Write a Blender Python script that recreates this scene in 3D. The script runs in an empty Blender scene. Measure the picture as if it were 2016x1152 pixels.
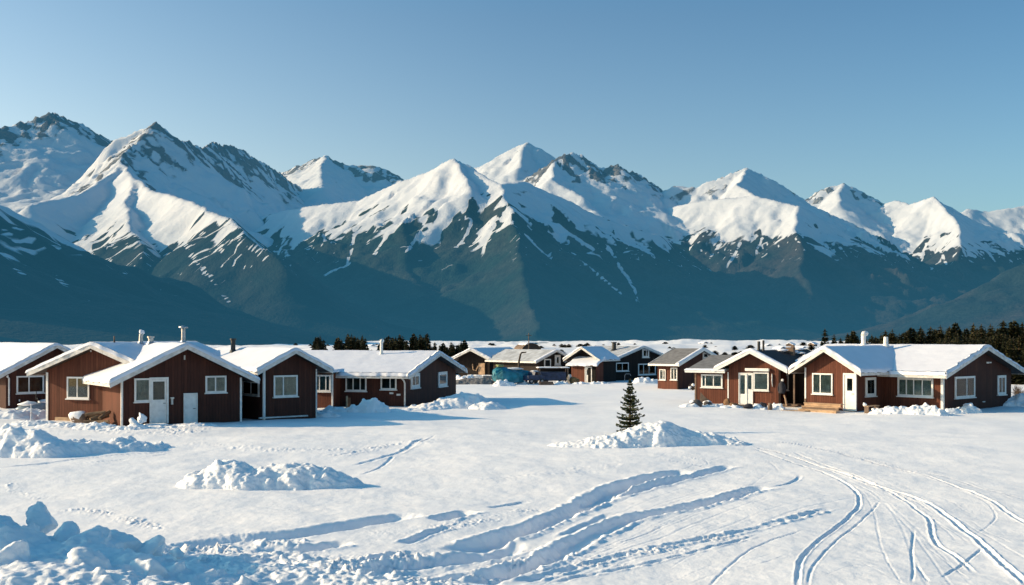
import bpy, bmesh, math, random
import numpy as np
from mathutils import Vector, Matrix

C = bpy.context.scene.collection
SC = bpy.context.scene
F, CX, HY, CH = 2162.0, 1008.0, 665.0, 4.3     # focal length in photo pixels, image centre, horizon row, eye height
R = math.radians

# ------------------------------------------------------------------ helpers
def at(px, py, Y):
    """world point seen at photo pixel px,py at depth Y"""
    return Vector(((px - CX) / F * Y, Y, CH + (HY - py) / F * Y))
def gp(px, py, z=0.0):
    """world point on the ground at photo pixel"""
    Y = F * (CH - z) / (py - HY)
    return Vector(((px - CX) / F * Y, Y, z))

def tag(o, label=None, cat=None, group=None, kind=None):
    if label: o['label'] = label
    if cat: o['category'] = cat
    if group: o['group'] = group
    if kind: o['kind'] = kind
    return o
def empty(name, loc, rz=0.0):
    o = bpy.data.objects.new(name, None)
    o.empty_display_size = 0.3
    C.objects.link(o)
    o.location = loc
    o.rotation_euler = (0, 0, rz)
    return o

class MB:
    """collects geometry for ONE mesh object"""
    def __init__(self):
        self.v, self.f, self.uv, self.sm = [], [], [], []
        self.has_uv = False
    def add(self, verts, faces, M=None, uvs=None, smooth=False):
        n = len(self.v)
        flip = M is not None and M.to_3x3().determinant() < 0
        for p in verts:
            p = Vector(p)
            self.v.append(M @ p if M is not None else p)
        for i, f in enumerate(faces):
            f = list(f)
            if flip: f = f[::-1]
            self.f.append([n + k for k in f])
            self.sm.append(smooth)
            if uvs is not None:
                self.has_uv = True
                self.uv.append(list(uvs[i])[::-1] if flip else uvs[i])
            else:
                self.uv.append([(0, 0)] * len(f))
        return self
    def box(self, x0, x1, y0, y1, z0, z1, M=None):
        v = [(x0,y0,z0),(x1,y0,z0),(x1,y1,z0),(x0,y1,z0),(x0,y0,z1),(x1,y0,z1),(x1,y1,z1),(x0,y1,z1)]
        f = [(3,2,1,0),(4,5,6,7),(0,1,5,4),(1,2,6,5),(2,3,7,6),(3,0,4,7)]
        return self.add(v, f, M)
    def tube(self, pts, radii, n=8, M=None, caps=True, smooth=True):
        pts = [Vector(p) for p in pts]
        if not isinstance(radii, (list, tuple)): radii = [radii] * len(pts)
        vs, fs = [], []
        for i, p in enumerate(pts):
            a = pts[max(i-1, 0)]; b = pts[min(i+1, len(pts)-1)]
            t = (b - a).normalized()
            u = t.orthogonal().normalized() if i == 0 else (u - t * u.dot(t)).normalized()
            w = t.cross(u)
            for k in range(n):
                an = 2 * math.pi * k / n
                vs.append(p + (u * math.cos(an) + w * math.sin(an)) * radii[i])
        for i in range(len(pts) - 1):
            for k in range(n):
                k2 = (k + 1) % n
                fs.append((i*n+k, i*n+k2, (i+1)*n+k2, (i+1)*n+k))
        self.add(vs, fs, M, smooth=smooth)
        if caps:
            self.add(vs[:n], [tuple(reversed(range(n)))], M)
            self.add(vs[-n:], [tuple(range(n))], M)
        return self
    def build(self, name, mat, parent=None, kind=None, bevel=0.0):
        me = bpy.data.meshes.new(name)
        me.from_pydata([tuple(p) for p in self.v], [], self.f)
        if self.has_uv:
            l = me.uv_layers.new(name='UVMap')
            flat = [c for fu in self.uv for c in fu]
            for i, c in enumerate(flat): l.data[i].uv = c
        me.polygons.foreach_set('use_smooth', self.sm)
        me.update()
        if mat: me.materials.append(mat)
        o = bpy.data.objects.new(name, me)
        C.objects.link(o)
        if parent: o.parent = parent
        if kind: o['kind'] = kind
        if bevel > 0:
            m = o.modifiers.new('bevel', 'BEVEL'); m.width = bevel; m.segments = 2; m.limit_method = 'ANGLE'
        return o

def np_mesh(name, V, Fc, mat, smooth=True, attrs=None, parent=None, kind=None):
    me = bpy.data.meshes.new(name)
    V = np.ascontiguousarray(V, dtype=np.float32); Fc = np.ascontiguousarray(Fc, dtype=np.int32)
    nv, nf, k = len(V), len(Fc), Fc.shape[1]
    me.vertices.add(nv); me.vertices.foreach_set('co', V.ravel())
    me.loops.add(nf * k); me.loops.foreach_set('vertex_index', Fc.ravel())
    me.polygons.add(nf)
    me.polygons.foreach_set('loop_start', np.arange(0, nf * k, k, dtype=np.int32))
    me.polygons.foreach_set('use_smooth', np.full(nf, smooth, dtype=bool))
    me.update(calc_edges=True)
    for an, av in (attrs or {}).items():
        a = me.attributes.new(an, 'FLOAT', 'POINT'); a.data.foreach_set('value', np.ascontiguousarray(av, dtype=np.float32))
    if mat: me.materials.append(mat)
    o = bpy.data.objects.new(name, me); C.objects.link(o)
    if parent: o.parent = parent
    if kind: o['kind'] = kind
    return o

# ------------------------------------------------------------------ numpy noise
def _h(ix, iy, seed):
    h = (ix.astype(np.int64) * 374761393 + iy.astype(np.int64) * 668265263 + seed * 974711) & 0x7fffffff
    h = ((h ^ (h >> 13)) * 1274126177) & 0x7fffffff
    return (h ^ (h >> 16)) & 0xffff
def perlin(x, y, seed=0):
    xi, yi = np.floor(x), np.floor(y)
    xf, yf = x - xi, y - yi
    u, v = xf*xf*xf*(xf*(xf*6-15)+10), yf*yf*yf*(yf*(yf*6-15)+10)
    def g(dx, dy):
        a = _h(xi+dx, yi+dy, seed) * (2*math.pi/65536.0)
        return np.cos(a)*(xf-dx) + np.sin(a)*(yf-dy)
    a = g(0,0); b = g(1,0); c = g(0,1); d = g(1,1)
    return 1.5 * ((a*(1-u)+b*u)*(1-v) + (c*(1-u)+d*u)*v)
def fbm(x, y, oct=4, seed=0, gain=0.5):
    s = 0; a = 1.0
    for i in range(oct):
        s = s + a * perlin(x * 2**i, y * 2**i, seed + i*17); a *= gain
    return s
def ridged(x, y, oct=4, seed=0, gain=0.5):
    s = 0; a = 1.0
    for i in range(oct):
        s = s + a * (1 - np.abs(perlin(x * 2**i, y * 2**i, seed + i*31))*1.6); a *= gain
    return s
def bumps(x, y, seed=0, rmin=0.25, rmax=0.6):
    """cellular lumps: rounded chunks lying about"""
    xi, yi = np.floor(x), np.floor(y)
    out = np.zeros_like(x)
    for dx in (-1, 0, 1):
        for dy in (-1, 0, 1):
            cx, cy = xi + dx, yi + dy
            fx = cx + _h(cx, cy, seed) / 65536.0; fy = cy + _h(cx, cy, seed+1) / 65536.0
            r = rmin + (rmax - rmin) * (_h(cx, cy, seed+2) / 65536.0) ** 2
            an = _h(cx, cy, seed+3) / 65536.0 * 3.14
            ddx, ddy = x - fx, y - fy
            e = 0.75
            a = ddx*np.cos(an) + ddy*np.sin(an); b = (-ddx*np.sin(an) + ddy*np.cos(an)) / e
            d2 = (a*a + b*b) / (r*r)
            k1 = _h(cx, cy, seed+4) / 65536.0 - .5; k2 = _h(cx, cy, seed+5) / 65536.0 - .5
            lid = .72 + (k1*a + k2*b) / r * 1.3          # tilted broken top
            out = np.maximum(out, r * np.minimum(np.sqrt(np.maximum(0, 1 - d2)), np.maximum(lid, 0.05) * (d2 < 1)))
    return out
def smooth(e0, e1, x):
    t = np.clip((x - e0) / (e1 - e0), 0, 1)
    return t*t*(3-2*t)

# ------------------------------------------------------------------ materials
def newmat(name):
    m = bpy.data.materials.new(name); m.use_nodes = True
    nt = m.node_tree
    bs = nt.nodes['Principled BSDF']
    return m, nt, bs
def N(nt, typ, **kw):
    n = nt.nodes.new(typ)
    for k, v in kw.items():
        if k.startswith('i_'):
            key = k[2:]
            n.inputs[int(key) if key.isdigit() else key.replace('_', ' ')].default_value = v
        else: setattr(n, k, v)
    return n
def L(nt, a, b): nt.links.new(a, b)
def ramp(nt, stops, fac, mode='LINEAR'):
    r = nt.nodes.new('ShaderNodeValToRGB'); r.color_ramp.interpolation = mode
    e = r.color_ramp.elements
    while len(e) < len(stops): e.new(0.5)
    for i, (p, c) in enumerate(stops):
        e[i].position = p; e[i].color = (*c, 1) if len(c) == 3 else c
    L(nt, fac, r.inputs[0]); return r.outputs[0]
def mixc(nt, fac, a, b, mode='MIX'):
    m = nt.nodes.new('ShaderNodeMix'); m.data_type = 'RGBA'; m.blend_type = mode
    for s, v in ((m.inputs[0], fac), (m.inputs[6], a), (m.inputs[7], b)):
        if hasattr(v, 'is_output'): L(nt, v, s)
        elif isinstance(v, (int, float)): s.default_value = v
        else: s.default_value = (*v, 1) if len(v) == 3 else v
    return m.outputs[2]
def mth(nt, op, a, b=None, clamp=False):
    m = nt.nodes.new('ShaderNodeMath'); m.operation = op; m.use_clamp = clamp
    for i, v in enumerate((a, b)):
        if v is None: continue
        if hasattr(v, 'is_output'): L(nt, v, m.inputs[i])
        else: m.inputs[i].default_value = v
    return m.outputs[0]

def simple_mat(name, col, rough=0.6, var=0.15, scale=8.0, bump=0.15, metal=0.0, bscale=40.0, spec=0.5):
    m, nt, bs = newmat(name)
    tc = N(nt, 'ShaderNodeTexCoord')
    n1 = N(nt, 'ShaderNodeTexNoise', i_Scale=scale, i_Detail=5.0)
    L(nt, tc.outputs['Object'], n1.inputs['Vector'])
    lo = tuple(c*(1-var) for c in col); hi = tuple(min(1, c*(1+var)) for c in col)
    L(nt, ramp(nt, [(0.3, lo), (0.7, hi)], n1.outputs[0]), bs.inputs['Base Color'])
    bs.inputs['Roughness'].default_value = rough; bs.inputs['Metallic'].default_value = metal
    bs.inputs['Specular IOR Level'].default_value = spec
    n2 = N(nt, 'ShaderNodeTexNoise', i_Scale=bscale, i_Detail=3.0)
    L(nt, tc.outputs['Object'], n2.inputs['Vector'])
    b = N(nt, 'ShaderNodeBump', i_Strength=bump, i_Distance=0.02)
    L(nt, n2.outputs[0], b.inputs['Height']); L(nt, b.outputs[0], bs.inputs['Normal'])
    return m

def snow_mat(name, scale=1.0, dirt=0.0, bump=0.35, dim=(1.0,1.0,1.0)):
    m, nt, bs = newmat(name)
    ge = N(nt, 'ShaderNodeNewGeometry')
    n1 = N(nt, 'ShaderNodeTexNoise', i_Scale=1.3*scale, i_Detail=6.0)
    L(nt, ge.outputs['Position'], n1.inputs['Vector'])
    col = ramp(nt, [(0.25, tuple(c*d for c, d in zip(SNOW_LO, dim))), (0.75, tuple(c*d for c, d in zip(SNOW_HI, dim)))], n1.outputs[0])
    L(nt, col, bs.inputs['Base Color'])
    bs.inputs['Roughness'].default_value = 0.75
    bs.inputs['Specular IOR Level'].default_value = 0.25
    n2 = N(nt, 'ShaderNodeTexNoise', i_Scale=14.0*scale, i_Detail=6.0, i_Roughness=0.6)
    L(nt, ge.outputs['Position'], n2.inputs['Vector'])
    b = N(nt, 'ShaderNodeBump', i_Strength=bump, i_Distance=0.03)
    L(nt, n2.outputs[0], b.inputs['Height']); L(nt, b.outputs[0], bs.inputs['Normal'])
    return m
SNOW_LO, SNOW_HI = (0.85, 0.845, 0.85), (0.915, 0.91, 0.915)

# ------------------------------------------------------------------ render, camera, light
SUN_EL, SUN_AZ = 20.0, 176.0        # sun low on the left (direction to the sun: -x)
def setup():
    cam = bpy.data.cameras.new('camera'); co = bpy.data.objects.new('camera', cam); C.objects.link(co)
    co.location = (0, 0, CH); co.rotation_euler = (R(90), 0, 0)
    cam.sensor_width = 36; cam.lens = 36 * F / 2016
    cam.shift_y = (HY - 576) / 2016
    cam.clip_start = 0.1; cam.clip_end = 60000
    SC.camera = co
    SC.view_settings.view_transform = 'Standard'; SC.view_settings.look = 'None'
    SC.view_settings.exposure = 0; SC.view_settings.gamma = 1
    SC.render.engine = 'CYCLES'
    SC.cycles.use_denoising = True
    SC.cycles.max_bounces = 6; SC.cycles.transparent_max_bounces = 12
    w = bpy.data.worlds.new('World'); SC.world = w; w.use_nodes = True
    nt = w.node_tree; bg = nt.nodes['Background']
    sky = N(nt, 'ShaderNodeTexSky', sky_type='NISHITA')
    sky.sun_disc = False
    sky.sun_elevation = R(SUN_EL)
    d = Vector((math.cos(R(SUN_AZ)) * math.cos(R(SUN_EL)), math.sin(R(SUN_AZ)) * math.cos(R(SUN_EL)), math.sin(R(SUN_EL))))
    sky.sun_rotation = math.atan2(d.x, d.y)
    sky.air_density = 1.0; sky.dust_density = 1.2; sky.ozone_density = 2.0; sky.altitude = 50
    tc = N(nt, 'ShaderNodeTexCoord'); sp = N(nt, 'ShaderNodeSeparateXYZ'); L(nt, tc.outputs['Generated'], sp.inputs[0])
    # pale haze low down, deep blue overhead
    tint = mixc(nt, 1.0, sky.outputs[0], ramp(nt, SKY_RAMP, sp.outputs[2]), 'MULTIPLY')
    # brighter toward the sun's side
    au = ramp(nt, [(0.0, (0.76,0.90,0.96)), (0.4, (1.0,1.0,1.0)), (0.8, (1.45,1.24,1.12)), (1.0, (1.5,1.26,1.12))], mth(nt, 'MULTIPLY', mth(nt, 'ADD', mth(nt, 'MULTIPLY', sp.outputs[0], -1.0), 0.45), 0.9, True))
    tint = mixc(nt, 1.0, tint, au, 'MULTIPLY')
    L(nt, tint, bg.inputs['Color'])
    bg.inputs['Strength'].default_value = SKY_STR
    su = bpy.data.lights.new('sun', 'SUN'); so = bpy.data.objects.new('sun', su); C.objects.link(so)
    su.energy = SUN_STR; su.angle = R(0.53); su.color = SUN_COL
    so.rotation_euler = d.to_track_quat('Z', 'Y').to_euler()
    so.location = d * 50
SKY_RAMP = [(0.0, (1.27,1.36,1.34)), (0.14, (1.19,1.30,1.29)), (0.28, (0.88,1.13,1.20)), (0.42, (0.46,1.12,1.30)), (1.0, (0.36,1.22,1.50))]
SKY_STR = 0.12
SUN_STR, SUN_COL = 4.7, (1.36, 1.03, 0.64)
setup()
# ------------------------------------------------------------------ mountains
def mountain_mat(name, low, high, T0):
    """snow / rock / forest by vertex attributes; air haze painted in as dimming plus glow, growing with distance and toward the valley floor"""
    m, nt, bs = newmat(name)
    ge = N(nt, 'ShaderNodeNewGeometry'); pos = ge.outputs['Position']
    sx = N(nt, 'ShaderNodeSeparateXYZ'); L(nt, pos, sx.inputs[0])
    sn = N(nt, 'ShaderNodeAttribute', attribute_name='snow').outputs['Fac']
    rk = N(nt, 'ShaderNodeAttribute', attribute_name='rock').outputs['Fac']
    na = N(nt, 'ShaderNodeTexNoise', i_Scale=0.012, i_Detail=8.0, i_Roughness=0.65); L(nt, pos, na.inputs['Vector'])
    nb = N(nt, 'ShaderNodeTexNoise', i_Scale=0.045, i_Detail=6.0, i_Roughness=0.6); L(nt, pos, nb.inputs['Vector'])
    nc = N(nt, 'ShaderNodeTexNoise', i_Scale=0.004, i_Detail=5.0); L(nt, pos, nc.inputs['Vector'])
    # snow mask
    s = mth(nt, 'ADD', sn, mth(nt, 'MULTIPLY', mth(nt, 'SUBTRACT', na.outputs[0], 0.5), 0.32))
    s = ramp(nt, [(0.44, (0,0,0)), (0.56, (1,1,1))], s)
    r_ = mth(nt, 'ADD', rk, mth(nt, 'MULTIPLY', mth(nt, 'SUBTRACT', na.outputs[0], 0.5), 0.9))
    r_ = ramp(nt, [(0.45, (0,0,0)), (0.58, (1,1,1))], r_)
    s = mth(nt, 'MULTIPLY', s, mth(nt, 'SUBTRACT', 1.0, r_), True)
    veg = mixc(nt, ramp(nt, [(0.4, (0,0,0)), (0.62, (1,1,1))], nc.outputs[0]), low, high)
    veg = mixc(nt, ramp(nt, [(0.35, (0,0,0)), (0.7, (1,1,1))], nb.outputs[0]), veg, mixc(nt, 0.5, veg, (0.0,0.0,0.0)))
    rock = mixc(nt, nb.outputs[0], (0.13,0.135,0.145), (0.28,0.28,0.28))
    ground = mixc(nt, r_, veg, rock)
    alb = mixc(nt, s, ground, (0.76, 0.785, 0.83))
    # haze painted into the surface: colour dimmed, blue airlight emitted
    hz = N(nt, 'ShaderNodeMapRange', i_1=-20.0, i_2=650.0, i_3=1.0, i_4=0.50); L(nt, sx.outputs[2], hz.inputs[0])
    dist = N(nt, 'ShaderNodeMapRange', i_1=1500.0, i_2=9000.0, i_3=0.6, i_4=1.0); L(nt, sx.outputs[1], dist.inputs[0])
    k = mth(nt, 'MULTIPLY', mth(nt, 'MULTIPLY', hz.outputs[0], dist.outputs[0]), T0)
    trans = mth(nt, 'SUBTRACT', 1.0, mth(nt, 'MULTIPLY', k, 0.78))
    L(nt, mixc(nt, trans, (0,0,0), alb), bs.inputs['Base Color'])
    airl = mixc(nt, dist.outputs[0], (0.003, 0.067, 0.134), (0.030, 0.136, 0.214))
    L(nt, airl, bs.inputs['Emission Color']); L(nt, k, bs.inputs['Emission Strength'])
    bs.inputs['Roughness'].default_value = 0.9; bs.inputs['Specular IOR Level'].default_value = 0.05
    # relief too fine for the mesh
    h1 = mth(nt, 'ADD', mth(nt, 'MULTIPLY', na.outputs[0], 13.0), mth(nt, 'MULTIPLY', nb.outputs[0], 4.0))
    nd = N(nt, 'ShaderNodeTexNoise', i_Scale=0.11, i_Detail=3.0); L(nt, pos, nd.inputs['Vector'])
    h2 = mth(nt, 'MULTIPLY', mth(nt, 'MULTIPLY', nd.outputs[0], 9.0), mth(nt, 'SUBTRACT', 1.0, s))
    h3 = mth(nt, 'MULTIPLY', mth(nt, 'MULTIPLY', na.outputs[0], 70.0), r_)
    b = N(nt, 'ShaderNodeBump', i_Strength=0.55, i_Distance=1.0)
    L(nt, mth(nt, 'ADD', mth(nt, 'ADD', h1, h2), h3), b.inputs['Height']); L(nt, b.outputs[0], bs.inputs['Normal'])
    return m

MATS_M = {}
def mountain(label, ridges, snowline, seed, k=0.8, step=12.0, gully=0.16, T0=1.0, soft=90.0, mat='green', streak=130.0, chutes=()):
    """ridges: list of (polyline [(px,py,depth)], crag). Flanks fall away from the ridge lines; ribs and gullies run downslope."""
    rng = random.Random(seed)
    SEG = []
    for poly, crag, *kk in ridges:
        pts = [at(*p) for p in poly]
        for a, b in zip(pts, pts[1:]): SEG.append((a, b, crag, kk[0] if kk else k))
    P = np.array([tuple(p) for s_ in SEG for p in s_[:2]], dtype=np.float32)
    x0, x1 = P[:,0].min() - 900, P[:,0].max() + 900
    y0, y1 = max(P[:,1].min() - 1900, 1150), P[:,1].max() + 500
    nx, ny = int((x1-x0)/step), int((y1-y0)/step)
    X, Y = np.meshgrid(np.linspace(x0, x1, nx, dtype=np.float32), np.linspace(y0, y1, ny, dtype=np.float32))
    x, y = X.ravel(), Y.ravel()
    # wander the lookup a little so ridges are not straight
    wx = x + 30 * fbm(x/420, y/420, 3, seed); wy = y + 30 * fbm(x/420, y/420, 3, seed+5)
    n = len(x)
    Z = np.full(n, -1e9, dtype=np.float32); D = np.zeros(n, np.float32); cr = np.zeros(n, np.float32)
    px = np.zeros(n, np.float32); py = np.zeros(n, np.float32); hz = np.zeros(n, np.float32)
    for a, b, crag, kr in SEG:
        vx, vy = b.x-a.x, b.y-a.y; l2 = vx*vx+vy*vy
        t = np.clip(((wx-a.x)*vx + (wy-a.y)*vy) / l2, 0, 1)
        qx0 = a.x+t*vx; qy0 = a.y+t*vy; zt = np.maximum(a.z + t*(b.z-a.z), 5.0)
        d = np.sqrt((wx-qx0)**2 + (wy-qy0)**2)
        H0 = 1.35*zt
        z = zt - H0*(1-np.exp(-kr*d/H0))
        mm_ = z > Z
        Z = np.where(mm_, z, Z); D = np.where(mm_, d, D); cr = np.where(mm_, crag, cr)
        px = np.where(mm_, qx0, px); py = np.where(mm_, qy0, py); hz = np.where(mm_, zt, hz)
    ux, uy = (wx - px) / np.maximum(D, 1), (wy - py) / np.maximum(D, 1)
    qx = px + ux * (60 + 0.22*D); qy = py + uy * (60 + 0.22*D)
    qx = qx + 140*fbm(x/330, y/330, 3, seed+41) ; qy = qy + 140*fbm(x/330+7, y/330, 3, seed+42)
    g1 = .6*ridged(qx/310, qy/270, 2, seed+50) + .4*ridged((qx*.8+qy*.6)/190, (qy*.8-qx*.6)/190, 2, seed+51); g2 = ridged((qx*.5-qy*.87)/95, (qy*.5+qx*.87)/95, 2, seed+60)
    env = smooth(90, 620, D) * (.55 + .6*smooth(-.4, .5, fbm(x/500, y/500, 2, seed+43))) * smooth(0, 160, Z)
    hz = np.maximum(hz, 50)
    Z = Z + env * gully * hz * (0.55*(g1-0.8) + 0.22*(g2-0.8))
    Z = Z + smooth(0, 150, D) * (24 * fbm(x/260, y/260, 4, seed+9) + 14*fbm(qx/150, qy/150, 3, seed+19)) * smooth(-10, 120, Z)
    crag_n = ridged(qx/70 + x/400, qy/70 + y/400, 3, seed+70)
    cragmask = cr * smooth(520, 90, D)
    Z = Z + cragmask * 24 * (crag_n - 0.9)
    Z = Z + 4.0 * fbm(x/60, y/60, 3, seed+90) * smooth(0, 60, Z)
    # snow: above the line, tongues down the gullies
    st = fbm(qx/130, qy/130, 3, seed+80); st2 = ridged(qx/70, qy/70, 2, seed+85)
    chute = smooth(1.20, 1.36, st2) * smooth(snowline - 2.2*streak, snowline - 0.5*streak, Z + 60*fbm(x/200, y/200, 2, seed+86))
    snow = (Z - snowline + streak * 0.9 * st + 55 * fbm(qx/42, qy/42, 2, seed+81) + 30 * fbm(x/120, y/120, 3, seed+3)) / 150.0 + 0.5
    snow = np.maximum(snow, chute * 0.66)
    # snow left lying in the couloirs
    ipx = CX + x/y*F; ipy = HY - (Z-CH)/y*F
    brk = smooth(-.75, -.1, fbm(x/70, y/70, 2, seed+95))
    for pl, w in chutes:
        for (ax, ay), (bx, by) in zip(pl[:-1], pl[1:]):
            lx0, lx1, ly0, ly1 = min(ax,bx)-16, max(ax,bx)+16, min(ay,by)-16, max(ay,by)+16
            q = np.nonzero((ipx > lx0) & (ipx < lx1) & (ipy > ly0) & (ipy < ly1))[0]
            if not len(q): continue
            wob = 2.2*fbm(ipy[q]/14, ipx[q]/40, 2, seed+96)
            vx, vy = bx-ax, by-ay
            t = np.clip(((ipx[q]-ax)*vx + (ipy[q]-ay)*vy)/(vx*vx+vy*vy), 0, 1)
            dd = np.hypot(ipx[q]+wob-ax-t*vx, ipy[q]-ay-t*vy)
            snow[q] = np.maximum(snow[q], .9*np.exp(-(dd/w)**2)*brk[q])
    rock = cragmask * (0.42 + 0.75 * (fbm(qx/80, qy/80, 3, seed+71) + 0.45 * fbm(x/60, y/60, 2, seed+72)) + 0.25)
    zz = Z.reshape(ny, nx)
    idx = np.arange(nx*ny).reshape(ny, nx)
    Fc = np.stack([idx[:-1,:-1], idx[:-1,1:], idx[1:,1:], idx[1:,:-1]], -1).reshape(-1, 4)
    keep = Z[Fc].max(1) > -25
    Fc = Fc[keep]
    used = np.unique(Fc); remap = np.full(nx*ny, -1, dtype=np.int32); remap[used] = np.arange(len(used))
    V = np.stack([x, y, Z], 1)[used]
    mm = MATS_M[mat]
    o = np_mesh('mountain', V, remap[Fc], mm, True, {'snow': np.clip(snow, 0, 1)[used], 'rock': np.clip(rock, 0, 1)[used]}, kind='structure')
    tag(o, label, 'mountain')
    return o

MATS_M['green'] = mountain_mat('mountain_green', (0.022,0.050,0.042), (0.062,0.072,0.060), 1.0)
MATS_M['dark'] = mountain_mat('mountain_shaded', (0.012,0.030,0.027), (0.032,0.040,0.034), 1.0)  # darker forest copy: shade of the left-hand slopes put into the colour
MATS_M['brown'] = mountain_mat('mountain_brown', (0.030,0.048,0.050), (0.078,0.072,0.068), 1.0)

CH_B = [([(146,445),(165,480),(180,500),(190,525)],4.5),([(215,455),(222,490),(214,515),(210,540)],4.5),([(350,455),(375,500),(400,532),(412,545)],3.5),([(400,535),(430,572),(450,592),(456,622),(470,640)],3.2),([(425,470),(438,500)],3.5),([(470,470),(520,510)],3)]
CH_J = [([(10,455),(50,492),(75,510),(100,532),(132,567)],4),([(-5,490),(45,540)],2.6),([(160,580),(197,607)],2.2),([(40,470),(85,500)],3)]
CH_D = [([(592,455),(577,490),(563,505)],4),([(700,445),(692,490),(684,518)],4.5),([(640,462),(634,486)],3),([(772,445),(752,480),(738,500)],4.5),([(690,520),(650,535),(624,552)],3),([(930,432),(915,470),(902,485)],4),([(975,440),(955,480),(945,512)],4),([(840,430),(820,470),(800,495)],3.5),([(1030,455),(1060,490),(1095,515)],3),([(1105,450),(1170,492)],4),([(1180,455),(1200,490),(1224,530),(1236,546),(1252,577),(1258,602)],3.6),([(1130,500),(1222,578)],2),([(1260,480),(1300,520)],3),([(560,470),(548,500)],3)]
CH_E = [([(1458,480),(1442,508),(1430,528)],3.5),([(1420,480),(1398,507)],3),([(1330,500),(1362,540),(1420,592)],2.2),([(1500,470),(1488,500)],3),([(1620,480),(1660,520)],3)]
CH_G = [([(1795,480),(1760,532)],3),([(1822,480),(1815,512)],3),([(1890,475),(1902,505)],3),([(1748,488),(1735,522)],3),([(1850,490),(1862,520)],3),([(1930,480),(1960,515)],3)]
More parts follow.
